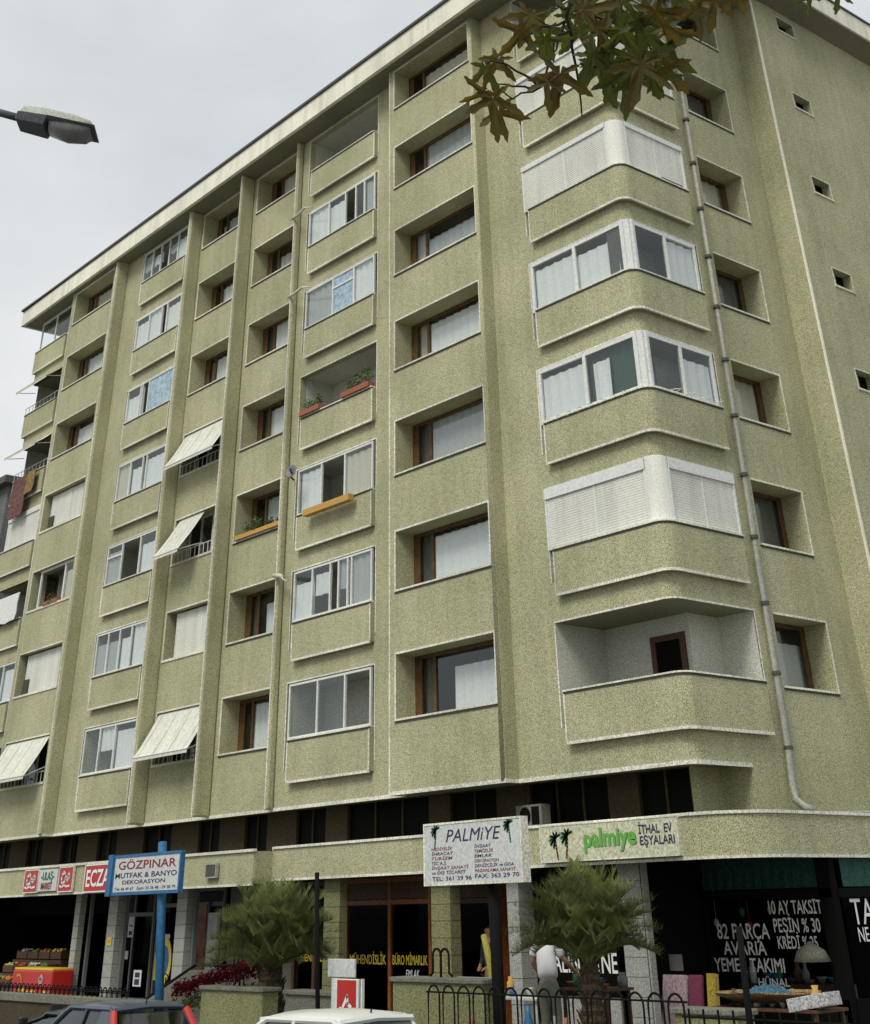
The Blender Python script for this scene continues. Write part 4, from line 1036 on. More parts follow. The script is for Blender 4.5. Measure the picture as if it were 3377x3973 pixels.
for i in range(5):
    for mt in (LEAF, LEAFB):
        b = leaf_mesh(i*3+1, .15+.12*i); b.materials.append(mt); LM.append(b)
CP = Vector((18.248, -21.501, 2.4765))
def cast(u, v, d):         # a spot in the tree crown given as right / up / forward metres from the photographer
    return CP+cr*u*d+cu*v*d+cf*d
def px(u, v): return ((u-873.5)/2503.4, -(v-17.0)/2503.4)
trk = Vector((CP.x, CP.y, 0))+Vector((cr.x, cr.y, 0)).normalized()*4.6+Vector((cf.x, cf.y, 0)).normalized()*1.6
tb = thing('plane_tree', 'plane tree whose broad lobed brownish green leaves hang into the top of the view', 'tree', (trk.x, trk.y, .0))
m = MB(); m.tube([trk, trk+Vector((.05, .0, 3)), trk+Vector((-.1, .1, 6.5)), trk+Vector((-.3, .3, 10))], .30, 12, .16); m.build('trunk', mat('plane_bark', (.16, .15, .10), .9, grain=.4, gscale=6, stain=.4, bump=.5), tb, smooth=True)
lend = cast(*px(1180, -260), 5.2)
m = MB(); m.tube([trk+Vector((-.1, .1, 6.6)), (trk+Vector((-.1, .1, 6.9))).lerp(lend, .35)+Vector((0, 0, .9)), (trk+Vector((-.1, .1, 6.9))).lerp(lend, .75)+Vector((0, 0, .8)), lend], .10, 8, .016); m.build('limb', BARK, tb, smooth=True)
BR = [[(1180, -260, 5.2), (1165, -60, 5.1), (1150, 40, 5.0), (1165, 130, 5.0), (1180, 235, 5.0)],
      [(1150, 40, 5.0), (1125, 85, 4.95), (1110, 150, 4.9), (1098, 176, 4.9), (1040, 196, 4.9), (1012, 182, 4.9)],
      [(1150, 40, 5.0), (1095, 55, 4.95), (1060, 80, 4.9)], [(1098, 176, 4.9), (1062, 150, 4.9), (1020, 122, 4.9), (985, 128, 4.9)],
      [(1165, 20, 5.0), (1240, 40, 5.1), (1310, 90, 5.2), (1350, 170, 5.2)], [(1175, 130, 5.0), (1230, 140, 5.0), (1290, 130, 5.0)], [(1190, -100, 5.2), (1280, -40, 5.3), (1380, -10, 5.4), (1440, 5, 5.4)],
      [(1098, 176, 4.9), (1060, 178, 4.9), (1010, 170, 4.9)], [(1440, 5, 5.4), (1560, -30, 5.5), (1680, -40, 5.5)], [(1150, 20, 5.0), (1130, 10, 5.0), (1118, 22, 5.0)], [(1155, 60, 5.0), (1135, 70, 4.95), (1120, 110, 4.95)]]
m = MB()
for i, pl in enumerate(BR):
    pts = [cast(*px(u, v), d) for u, v, d in pl]
    # a little wobble
    q = []
    for k in range(len(pts)-1):
        for t in (0, .33, .66): q.append(pts[k].lerp(pts[k+1], t)+Vector((random.uniform(-1, 1), random.uniform(-1, 1), random.uniform(-1, 1)))*.008)
    q.append(pts[-1]); m.tube(q, .012 if i == 0 else .006, 6, .003)
m.build('twig', BARK, tb, smooth=True)
LV = [  # centre (u,v), tip direction in degrees from down, size, brown?
 (1075, 30, 20, 78, 1), (1090, 50, -10, 92, 0), (1060, 62, 40, 80, 1), (1105, 75, -15, 70, 0), (1010, 120, 30, 62, 1), (985, 135, -25, 70, 0), (1000, 200, 0, 88, 1), (980, 185, 60, 60, 1), (1012, 225, -8, 72, 1),
 (1150, 30, -150, 60, 0), (1180, 20, -100, 82, 1), (1215, 60, -70, 98, 1), (1175, 60, -30, 80, 0), (1230, 95, -60, 80, 0), (1135, 150, 10, 92, 1), 
 (1215, 130, -20, 100, 0), (1245, 120, 10, 92, 0), (1260, 60, -40, 95, 0), (1290, 40, -80, 90, 0), (1310, 70, -50, 92, 0), (1240, 15, -60, 85, 0), (1330, 20, -30, 92, 1),
 (1300, 120, -35, 110, 0), (1335, 110, -60, 92, 0), (1265, 145, -10, 100, 0), (1300, 130, 15, 104, 1), (1345, 135, -40, 80, 1), (1355, 60, -80, 70, 1), (1200, 110, -40, 86, 0), (1320, 150, -20, 70, 0),
 (1410, 14, -10, 74, 1), (1450, 0, 15, 70, 1), (1375, -10, 20, 74, 0), (1490, -15, -30, 64, 1), (1640, -8, -10, 44, 0), (1700, -12, 10, 44, 0), (1110, 165, 5, 60, 1),
 (1250, -30, 0, 100, 0), (1190, -40, 0, 100, 0), (1340, -40, 0, 100, 0)]
for i, (u, v, an, sz, br) in enumerate(LV):
    d = 5.0+.25*math.sin(i*1.7)
    p = cast(*px(u, v), d); s_ = sz*1.0/2503.4*d
    yv = (cu*-math.cos(R(an))+cr*math.sin(R(-an))+cf*random.uniform(-.35, .35)).normalized()
    zv = (cf*-1+cr*random.uniform(-.55, .55)+cu*random.uniform(-.35, .35)); zv = (zv-yv*zv.dot(yv)).normalized(); xv = yv.cross(zv)
    o = bpy.data.objects.new('leaf', LM[(i*2+br) % 10 if br == (i*2+br) % 2 else (i*2+br) % 10]); COL.objects.link(o)
    Mx = Matrix((xv*s_, yv*s_, zv*s_)).transposed().to_4x4(); Mx.translation = p
    attach(o, tb); o.matrix_basis = Mx

# ---- palms
def frond_mesh(L_, seed, droop):
    rnd = random.Random(seed); mb = MB(); n = 30; pts = []
    for i in range(n+1):
        t = i/n; pts.append(Vector((0, L_*t*(1-.18*droop*t), -droop*L_*.42*t**2.2)))
    for i in range(n):
        w0 = .018*(1-i/n)+.004; a, b = pts[i], pts[i+1]
        mb.quad(a+Vector((-w0, 0, 0)), a+Vector((w0, 0, 0)), b+Vector((w0*.9, 0, 0)), b+Vector((-w0*.9, 0, 0)))
    for i in range(4, n+1):
        for side in (-1, 1):
            for sub in range(3):
                t = (i+sub/3)/n
                if t > 1: continue
                p = pts[i-1].lerp(pts[min(i, n)], sub/3)
                l_ = L_*.30*math.sin(math.pi*(.12+.80*t))**.7*rnd.uniform(.85, 1.1); d = Vector((side*.75, .60+.3*t, rnd.uniform(-.1, .6))).normalized()
                e = p+d*l_+Vector((0, 0, -.10*l_)); w_ = Vector((0, .012, .0)).cross(d)*0+Vector((-d.y, d.x, 0)).normalized()*.0085
                mb.v += [tuple(p-w_), tuple(p+w_), tuple(e)]; k = len(mb.v); mb.f.append((k-3, k-2, k-1))
    b = bpy.data.meshes.new('frond'); b.from_pydata([tuple(v) for v in mb.v], [], mb.f); b.update(); b.materials.append(PALM)
    return b
FM = [frond_mesh(1.5, s_, dr) for s_, dr in ((1, .45), (2, .75), (3, 1.0), (4, 1.2))]
FMs = []
def palm(x, y, z, h, label, seed, scale=1.0, tr=.27):
    rnd = random.Random(seed); t = thing('palm_tree', label, 'palm tree', (x, y, z), group='feathery palms in front of the shops')
    m = MB(); n = 9; prof = []
    for i in range(n*2+1):
        q = i/(n*2); prof.append((tr*(1.05-.35*q)+(.03 if i % 2 else 0), h*q))
    m.lathe(prof, (x, y, z), 14); tk = m.build('trunk', PTRK, t)
    sb = MB()
    for i in range(70):
        a = rnd.random()*6.28; q = rnd.uniform(.25, 1.02); r0 = tr*(1.0-.35*q); c = Vector((x+r0*math.cos(a), y+r0*math.sin(a), z+h*q)); o_ = Vector((math.cos(a), math.sin(a), 1.5)).normalized()
        sb.tube([c, c+o_*rnd.uniform(.10, .22)], .03, 4, .008)
    tag(sb.build('frond_stub', PALML if False else PTRK, t), None, None, kind='stuff')
    st = MB()
    nf = 104
    for i in range(nf):
        az = i*2.39996+rnd.uniform(-.2, .2); el = R(88-50*(i/nf)**.85+rnd.uniform(-9, 9)); mi = min(3, int(4*i/nf)); o = bpy.data.objects.new('frond', FM[mi]); COL.objects.link(o)
        sc_ = scale*rnd.uniform(.78, 1.08)
        Rm = Matrix.Rotation(az, 4, 'Z') @ Matrix.Rotation(el, 4, 'X') @ Matrix.Rotation(rnd.uniform(-.5, .5), 4, 'Y')
        base = Vector((x, y, z+h))+Vector((-math.sin(az)*.06, math.cos(az)*.06, 0))
        attach(o, t); o.matrix_basis = Matrix.Translation(base) @ Rm @ Matrix.Scale(sc_, 4)
        d = Rm @ Vector((0, 1, 0)); st.tube([base, base+Vector(d)*.45*sc_], .026, 5, .014)
    tag(st.build('frond_stalk', PALML, t), None, None, kind='stuff')
    return t
palm(-9.85, -2.6, .55, .92, 'feathery palm with a scaly trunk beside the red flowers and stair', 4, 1.16, .30)
palm(-.30, -2.6, .45, 1.22, 'feathery palm in front of the black window with white letters', 9, 1.0, .19)

# ---- low garden walls, stair wall, red flowers, iron railings
def lowwall(x0, x1, y0, y1, z0, z1, label, cap=.07, m_=TILEY, cat='low wall'):
    t = thing('garden_wall', label, cat, ((x0+x1)/2, (y0+y1)/2, z0))
    MB().box(x0, x1, y0, y1, z0, z1).build('wall', m_, t, bevel=.01); MB().box(x0-.05, x1+.05, y0-.05, y1+.05, z1, z1+cap).build('coping', CONC, t, bevel=.015)
    return t
lowwall(-11.5, -9.1, -3.3, -2.9, .12, 1.14, 'low yellowish wall with a grey coping under the first palm')
lowwall(-4.5, -2.0, -3.5, -3.1, .12, 1.40, 'low yellowish wall with a grey coping behind the thick black post')
lowwall(2.1, 3.3, -3.3, -2.9, .12, 1.12, 'short yellowish wall carrying a grey slab at the corner shop')
lowwall(-8.4, -6.6, -3.2, -2.8, .12, 1.12, 'low wall with a grey coping between the first palm and the ice cream sign', m_=CONC)
lowwall(-26, -13.5, -4.1, -3.8, .12, .80, 'long dark low wall behind the parked cars at the far left', cap=.16, m_=PIER)
t = thing('stair_wall', 'pale rendered stair side wall sloping up behind the red flowers', 'wall', (-15, -1.2, .12))
m = MB(); m.hexa([(-17.6, -1.4, .12), (-12.0, -1.4, .12), (-12.0, -1.1, .12), (-17.6, -1.1, .12), (-17.6, -1.4, .62), (-15.2, -1.4, 1.36), (-15.2, -1.1, 1.36), (-17.6, -1.1, .62)])
m.box(-15.2, -11.6, -1.42, -1.1, .12, 1.36); m.build('wall', CONC, t)
m = MB(); m.tube([(-17.6, -1.25, .72), (-15.2, -1.25, 1.46), (-11.6, -1.25, 1.46)], .035, 7)
for x in (-16.6, -15.6, -14.4, -13.2): m.tube([(x, -1.25, .6), (x, -1.25, 1.2+.2*(x > -15.5))], .02, 6); m.tube(arcp if False else [(x+.15*math.sin(a*.7), -1.27, 1.15+.12*math.cos(a*.7)) for a in range(8)], .015, 5)
m.build('handrail', IRON, t)
fl = MB(); rnd = random.Random(5)
for i in range(26):
    q = i/25; c = (-14.6+3.4*q, -2.1, .98+.50*q**.8+.03*math.sin(i)); leafy(fl, c, .20, 95, .045, .8, i)
tag(single(fl, 'flowering_shrub', REDF, 'row of dark red flowers climbing beside the stair left of the first palm', 'shrub'), None, None)
gr = MB()
for i in range(20): leafy(gr, (-14.3+3.0*i/19, -2.0, .78+.3*i/19), .18, 60, .05, .8, i+60)
single(gr, 'hedge', PALM, 'green hedge below the row of dark red flowers', 'hedge')
def fence(x0, x1, y, z0, z1, pitch, label, arches=True, th=.016, group=None):
    t = thing('iron_fence', label, 'fence', ((x0+x1)/2, y, z0), group)
    rl = MB().tube([(x0, y, z1-.09), (x1, y, z1-.09)], th*.9, 6).build('rail', IRON, t); MB().tube([(x0, y, z0+.12), (x1, y, z0+.12)], th*.9, 6).build('rail', IRON, t)
    x = x0+pitch/2; ml = None
    while x < x1-.01:
        if ml is None:
            m_ = MB()
            if arches:
                r_ = pitch*.38
                m_.tube([(-r_, 0, z0-z0), (-r_, 0, z1-z0-r_)]+[(-r_*math.cos(R(a)), 0, z1-z0-r_+r_*math.sin(R(a))) for a in range(20, 161, 20)]+[(r_, 0, z1-z0-r_), (r_, 0, 0)], th, 6)
            else: m_.tube([(0, 0, 0), (0, 0, z1-z0)], th, 6)
            o = m_.build('bar', IRON, t); ml = o
        else: o = ml.copy(); COL.objects.link(o)
        o.matrix_parent_inverse = Matrix.Translation((-(x0+x1)/2, -y, -z0)); o.location = (x, y, z0); x += pitch
    return t
fence(-2.5, 3.3, -4.35, .12, 1.42, .385, 'black iron fence of round arches in front of the second palm')
fence(3.4, 6.2, -4.6, .12, 1.28, .26, 'straight black railing in front of the corner shop display', arches=False)
fence(-20.8, -13.6, -3.95, .96, 1.14, .24, 'low ornamental chain railing on the long dark wall at the far left', th=.014)
m = MB(); m.tube([(4.86, -5.0, .12), (4.88, -5.0, 1.3), (4.98, -5, 2.25), (4.98, -5, 2.9)], .07, 10); 
m2 = MB(); m2.tube([(4.88, -5, .12), (4.90, -5, 1.2), (4.93, -5.0, 2.2)], .045, 10)
single(m2, 'post', IRON, 'thick dark post standing across the white writing of the corner shop', 'post', smooth=True)
# curled iron ornaments on the planters
def curl(x, y, z, s_, label):
    t = MB()
    t.tube([(x, y, z), (x, y, z+.5*s_)], .024, 6)
    for sg in (-1, 1):
        t.tube([(x, y, z+.5*s_)]+[(x+sg*s_*(.18-.18*math.cos(R(a))), y, z+.5*s_+.16*s_*math.sin(R(a))) for a in range(20, 200, 20)]+[(x+sg*.36*s_, y, z+.1*s_), (x+sg*.5*s_, y, z+.02)], .02, 6)
    return single(t, 'iron_ornament', IRON, label, 'railing', smooth=True)
curl(-3.35, -3.3, 1.47, .62, 'curled black iron ornament on the wall left of the thick black post')
curl(-10.3, -3.1, 1.21, .45, 'curled black iron ornament on the low wall left of the palm trunk')
curl(-13.2, -1.3, 1.36, .5, 'curled black iron ornament on the pale stair wall')

# ---- grocery display, freezer, stickers
t = thing('ice_cream_freezer', 'red chest freezer with yellow splashes and a pale swirl outside the grocery', 'freezer', (-25.9, -.1, .45))
MB().box(-27.3, -24.6, -.45, .25, .50, 1.20).build('cabinet', RED, t, bevel=.04); MB().box(-27.25, -24.65, -.42, .22, 1.20, 1.25).build('lid', YEL, t, bevel=.01)
FFr = FX(-.45); m = MB(); rr = random.Random(3)
for i in range(26): a = rr.uniform(-27.2, -24.7); z = .52+abs(rr.gauss(0, .14)); m.poly([FFr.p(a+.13*math.cos(q*1.05)*rr.uniform(.6, 1.2), .006+i*.0002, z+.05*math.sin(q*1.05)) for q in range(6)])
m.build('yellow_splash', YEL, t)
m = MB(); ribbon(m, FFr, [(-25.3+.18*math.sin(R(a))*(1-a/900), .98+.11*math.cos(R(a))*(1-a/900)) for a in range(0, 620, 40)], .03, .02); m.build('swirl_mark', WHT, t)
m = MB(); ribbon(m, FFr, [(-26.8+.22*math.sin(R(a)), .88+.2*math.cos(R(a))) for a in range(-30, 170, 20)], .05, .02); m.build('yellow_curve', YEL, t)
PR = [mat('produce_%s' % n_, c, .7) for n_, c in (('green', (.10, .20, .03)), ('orange', (.5, .16, .02)), ('yellow', (.5, .42, .06)), ('tomato', (.38, .04, .02)), ('pale', (.45, .48, .45)))]
for i in range(3):
    for j in range(4):
        x0 = -30.2+j*.82; z = .75+i*.34; y0 = .1+i*.42
        lab = '%s crate of %s produce on the %s tier of the grocery stand' % (('first', 'second', 'third', 'last')[j], ('green', 'orange', 'yellow', 'red', 'pale')[(i*2+j) % 5], ('lowest', 'middle', 'top')[i])
        t = thing('produce_crate', lab, 'crate', (x0+.36, y0+.2, z), group='produce crates on the grocery stand')
        m = MB(); m.box(x0, x0+.74, y0, y0+.02, z, z+.16); m.box(x0, x0+.74, y0+.38, y0+.40, z, z+.2); m.box(x0, x0+.02, y0+.02, y0+.38, z, z+.2); m.box(x0+.72, x0+.74, y0+.02, y0+.38, z, z+.2); m.box(x0, x0+.74, y0, y0+.4, z-.02, z); m.build('crate', DBRN, t)
        g = MB(); rr = random.Random(i*9+j)
        for q in range(26):
            c = Vector((x0+rr.uniform(.06, .68), y0+rr.uniform(.05, .35), z+rr.uniform(.08, .2))); r_ = rr.uniform(.04, .06)
            g.lathe([(r_*.3, -r_*.9), (r_*.9, -r_*.4), (r_, 0), (r_*.8, r_*.6), (r_*.2, r_*.95)], c, 6)
        tag(g.build('produce', PR[(i*2+j) % 5], t, smooth=True), None, None, kind='stuff')
m = MB(); m.box(-30.4, -26.9, .05, 1.5, .45, .70); m.box(-30.4, -26.9, .5, 1.5, .7, 1.04); m.box(-30.4, -26.9, .92, 1.5, 1.04, 1.38)
single(m, 'display_stand', DBRN, 'stepped wooden stand for produce crates outside the grocery', 'stand')
def poster(x0, x1, y, z0, z1, m_, label, extra=None, cat='poster', tilt=0):
    F = FX(y); c = F.p((x0+x1)/2, .01, z0); t = thing('poster', label, cat, c)
    MB().fbox(F, x0, x1, 0, .012, z0, z1).build('sheet', m_, t)
    if extra:
        for k, (a0, a1, q0, q1, mm_) in enumerate(extra):
            w_, h_ = x1-x0, z1-z0; MB().fbox(F, x0+w_*a0, x0+w_*a1, .013, .016, z0+h_*q0, z0+h_*q1).build('print', mm_, t)
    return t
poster(-23.65, -23.3, 1.40, 1.95, 2.45, WHT, 'upright white notice in the glass door left of the pharmacy pillar', [(.2, .8, .1, .3, NAVY), (.2, .8, .5, .6, BLUE)])
poster(-23.75, -23.5, 1.40, 1.42, 1.62, WHT, 'small white notice halfway down the narrow glass door')
poster(-22.82, -22.55, .29, 1.78, 1.98, YEL, 'yellow square sticker on the grey pharmacy pillar', [(.2, .8, .3, .7, OCHR)])
poster(-21.95, -21.62, 1.45, 2.05, 2.50, WHT, 'narrow white poster at the top left of the pharmacy window', [(.1, .5, .1, .35, NAVY)])
poster(-21.7, -21.2, 1.455, 1.60, 2.02, RED, 'red and white poster in the pharmacy window', [(0, 1, .75, 1, WHT)])
poster(-22.0, -21.55, 1.46, .95, 1.58, YEL, 'dark yellow cloth hanging at the left of the pharmacy window', None)
poster(-19.75, -19.22, .95, 1.95, 2.5, WHT, 'white poster with dark figures right of the blue post', [(.3, .6, .65, .85, NAVY), (.35, .65, .3, .45, NAVY)])
poster(-19.85, -19.3, .95, 1.38, 1.85, SKYBLUE, 'pale blue poster below the white one right of the blue post', [(.45, .55, 0, 1, NAVY)])
poster(-21.6, -21.15, .6, .85, 1.22, WHT, 'leaning white board with dark letters at the foot of the pharmacy window', [(.2, .8, .55, .85, NAVY), (.2, .8, .1, .45, NAVY)])
m = MB(); n_ = 26
for i in range(n_): a0, a1 = 2*math.pi*i/n_, 2*math.pi*(i+1)/n_; m.poly([(-20.55+rr_*math.cos(a), .95, 1.42+rr_*1.45*math.sin(a)) for a, rr_ in ((a0, .36), (a1, .36), (a1, .24), (a0, .24))]); m.poly([(-20.55+rr_*math.cos(a), .97, 1.42+rr_*1.45*math.sin(a)) for a, rr_ in ((a1, .36), (a0, .36), (a0, .24), (a1, .24))])
t = thing('round_display', 'oval yellow ring display with blue centre behind the blue post', 'display', (-20.55, .96, .9)); m.build('ring', YEL, t)
m = MB(); m.poly([(-20.55+.24*math.cos(2*math.pi*i/20), .965, 1.42+.34*math.sin(2*math.pi*i/20)) for i in range(20)]); m.build('centre', BLUE, t); MB().box(-20.6, -20.5, .96, 1.0, .45, .95).build('stand', YEL, t)
POSTR = mat('red_orange_poster', (0.30, 0.07, 0.03), .5, grain=.5, gscale=4, stain=.6)
poster(-19.90, -19.15, 1.38, .9, 2.7, POSTR, 'tall red and orange poster in the window left of the white panel')
poster(-2.05, -1.62, 1.3, 1.42, 1.67, STEEL, 'small grey notice board in the dark shop doorway')
# chandelier-like glass things & lamp shade inside the corner shop
def potthing(name, prof, c, m_, label, cat, n=14):
    return single(MB().lathe(prof, c, n), name, m_, label, cat, smooth=True)
# ---- ice cream A board on the pavement
t = thing('advertising_board', 'red and white ice cream board standing behind the white car', 'board', (-5.95, -3.5, .12))
Fa = FX(-3.5)
MB().fbox(Fa, -6.48, -5.62, 0, .05, 1.44, 1.72).build('header', WHT, t, bevel=.01)
MB().fbox(Fa, -6.35, -5.50, 0, .05, .60, 1.42).build('panel', ALU, t, bevel=.01); MB().fbox(Fa, -6.15, -5.55, .051, .058, .62, 1.40).build('red_print', RED, t)
m = MB(); ribbon(m, Fa, [(-5.95, 1.0), (-5.82, 1.16), (-5.80, 1.05), (-5.70, 1.0)], .06, .062); ribbon(m, Fa, [(-6.05, .98), (-5.65, .93)], .04, .062); m.build('emblem', WPNT, t)
for x in (-6.38, -5.48): MB().box(x, x+.04, -3.5, -3.44, .12, 1.42).build('leg', ALU, t)

# ---- goods outside the palm shop
t = thing('bench', 'orange brown wooden chest behind the low wall and thick black post', 'chest', (-3.75, -2.4, .45))
MB().box(-4.25, -3.2, -2.7, -2.1, .45, 1.36).build('body', ORNG, t, bevel=.02); MB().box(-4.3, -3.15, -2.75, -2.05, 1.36, 1.42).build('lid', ALU, t, bevel=.01)
m = MB(); m.tube([(-3.62, -2.0, 2.05), (-3.45, -2.0, 1.6), (-3.2, -2.0, .5)], .055, 8, .09); single(m, 'rolled_mat', mat('mustard_cloth', (.26, .24, .04), .9, grain=.3), 'tall mustard roll leaning beside the thick black post', 'roll', smooth=True)
def table(x0, x1, y0, y1, z0, z1, label, m_=DBRN):
    t = thing('table', label, 'table', ((x0+x1)/2, (y0+y1)/2, z0)); MB().box(x0, x1, y0, y1, z1-.04, z1).build('tabletop', m_, t, bevel=.005)
    for x in (x0+.05, x1-.1):
        for y in (y0+.05, y1-.1): MB().box(x, x+.05, y, y+.05, z0, z1-.04).build('leg', m_, t)
    return t
table(-2.1, -.9, -1.6, -.9, .45, 1.28, 'wooden table of baskets in front of the bending shopper')
table(1.9, 3.9, -2.2, -1.4, .45, 1.15, 'long table of glassware and cloths before the corner shop window')
table(-5.3, -2.9, -1.4, -.8, .45, 1.10, 'narrow table of crockery beside the tiled pillar', ALU)
rr = random.Random(12)
ORD = ['first', 'second', 'third', 'fourth', 'fifth', 'sixth', 'seventh', 'eighth', 'ninth', 'tenth', 'eleventh', 'twelfth', 'thirteenth', 'fourteenth']
cols = [('white', WHT), ('brown', DBRN), ('ochre', OCHR), ('terracotta', TERR), ('steel', STEEL), ('green', GRNP), ('blue', BLUE)]
def goods(n, x0, x1, y0, y1, z, where, grp, hmin=.10, hmax=.30):
    for i in range(n):
        cn, cm_ = cols[rr.randrange(len(cols))]; h = rr.uniform(hmin, hmax); r_ = rr.uniform(.05, .11); x = x0+(x1-x0)*(i+.5)/n; y = rr.uniform(y0, y1)
        shp = rr.randrange(3); nm = ('vase', 'bowl', 'jar')[shp]
        prof = ([(r_*.5, 0), (r_*.95, h*.3), (r_, h*.5), (r_*.4, h*.8), (r_*.55, h)], [(r_*.5, 0), (r_*1.2, h*.35), (r_*1.5, h*.5), (r_*1.4, h*.52)], [(r_*.8, 0), (r_*.85, h*.7), (r_*.5, h*.8), (r_*.55, h)])[shp]
        single(MB().lathe(prof, (x, y, z), 10), nm, cm_, '%s %s, %s from the left %s' % (cn, nm, ORD[i], where), nm, group=grp, smooth=True)
goods(9, -2.05, -.95, -1.5, -1.0, 1.28, 'on the table before the shopper', 'wares on the table before the shopper')
goods(14, 1.95, 3.85, -2.1, -1.5, 1.15, 'on the long table at the corner shop', 'wares on the corner shop table')
goods(10, -5.2, -3.0, -1.3, -.9, 1.10, 'on the narrow crockery table', 'crockery on the narrow table')
goods(14, -2.4, 2.2, -3.7, -3.4, .62, 'on the kerb shelf behind the arched fence', 'wares on the low shelf behind the fence', .2, .55)
MB_ = MB().box(-2.6, 2.4, -3.8, -3.3, .12, .62); single(MB_, 'shelf', CONC, 'long low concrete shelf behind the arched iron fence', 'shelf')
goods(12, 3.5, 6.2, -3.9, -3.5, .6, 'on the low shelf before the corner shop', 'wares on the low corner shelf', .2, .5)
MB_ = MB().box(3.4, 6.4, -4.0, -3.4, .12, .6); single(MB_, 'shelf', CONC, 'low concrete shelf before the corner shop table', 'shelf')
# straw basket heap with a blue cloth (on the corner table)
m = MB(); nn = 18
for i in range(nn+1):
    for j in range(7):
        a = math.pi*i/nn; r_ = .55*(1-.12*abs(j-3)); m.v.append((2.75-.62*math.cos(a)*(1-.05*j), -2.0+.08*j, 1.16+.26*math.sin(a)*(1-.14*abs(j-3))+.02*math.sin(i*3+j)))
for i in range(nn):
    for j in range(6): q = i*7+j; m.f.append((q, q+1, q+8, q+7))
single(m, 'cloth', mat('blue_patterned_cloth', (.03, .09, .14), .95, grain=.8, gscale=30), 'blue patterned cloth bundle lying over the straw trays at the corner shop', 'cloth', smooth=True)
m = MB()
for k in range(3): m.lathe([(.2, .02), (.55-.05*k, .12), (.6-.05*k, .16), (.5, .14), (.1, .04)], (2.4+.35*k, -1.75, 1.16+.01*k), 16)
single(m, 'straw_tray', mat('straw', (.22, .15, .06), .9, grain=.7, gscale=40), 'straw trays under the blue cloth at the corner shop', 'tray')
def tiltbox(name, c, sx, sy, sz, rot, m_, label, cat):
    o = MB().box(-sx/2, sx/2, -sy/2, sy/2, 0, sz).build(name, m_, bevel=.01); o.location = c; o.rotation_euler = rot; return tag(o, label, cat)
tiltbox('folded_rug', (-.35, -.6, .46), .55, .06, 1.0, (R(-12), 0, 0), mat('pink_white_cloth', (.28, .20, .22), .9, grain=.4, gscale=20), 'pale pink patterned cloth leaning under the tiled wall', 'rug')
tiltbox('folded_rug', (.15, -.6, .46), .30, .06, 1.0, (R(-10), 0, 0), mat('magenta_cloth', (.12, .02, .045), .9, grain=.3), 'magenta cloth between the pale pink cloth and yellow roll', 'rug')
tiltbox('rolled_cloth', (.55, -.6, .46), .18, .12, 1.02, (R(-8), 0, 0), mat('mustard_roll_cloth', (.26, .19, .02), .9, grain=.4), 'mustard yellow roll right of the magenta cloth', 'roll')
tiltbox('white_box', (3.75, -2.0, 1.16), .7, .4, .16, (0, R(-8), R(5)), mat('white_lace', (.36, .36, .36), .9, grain=.6, gscale=35), 'white lace covered box at the right end of the corner table', 'box')
m = MB(); m.lathe([(.02, .30), (.26, .16), (.34, 0.0), (.30, .0), (.2, .12), (.02, .24)], (.72, 2.2, 1.55), 18); single(m, 'pendant_lamp', CONC, 'round pale lampshade below the credit writing in the corner shop window', 'lamp', smooth=True)

m = MB().box(-1.6, .8, 2.85, 3.3, .46, 1.18); single(m, 'counter', DBRN, 'brown counter inside the corner shop behind the white writing', 'counter')
goods(12, -1.55, .75, 2.9, 3.2, 1.18, 'on the counter inside the corner shop', 'crockery inside the corner shop', .12, .34)
for i, (x, z, m_, lab) in enumerate(((-1.88, 2.05, WHT, 'small white ring ornament hanging in the corner shop window'), (-1.2, 2.22, GRNP, 'small green hanging ornament in the corner shop window'), (-1.05, 2.0, RED, 'small red hanging ornament in the corner shop window'), (-.5, 2.25, LGRN, 'light green tag hanging beside the first line of window writing'))):
    m = MB(); m.lathe([(.01, .0), (.05, .05), (.055, .1), (.02, .15)], (x, 2.75, z), 10); m.tube([(x, 2.75, z+.15), (x, 2.75, 3.1)], .004, 4); single(m, 'hanging_ornament', m_, lab, 'ornament')

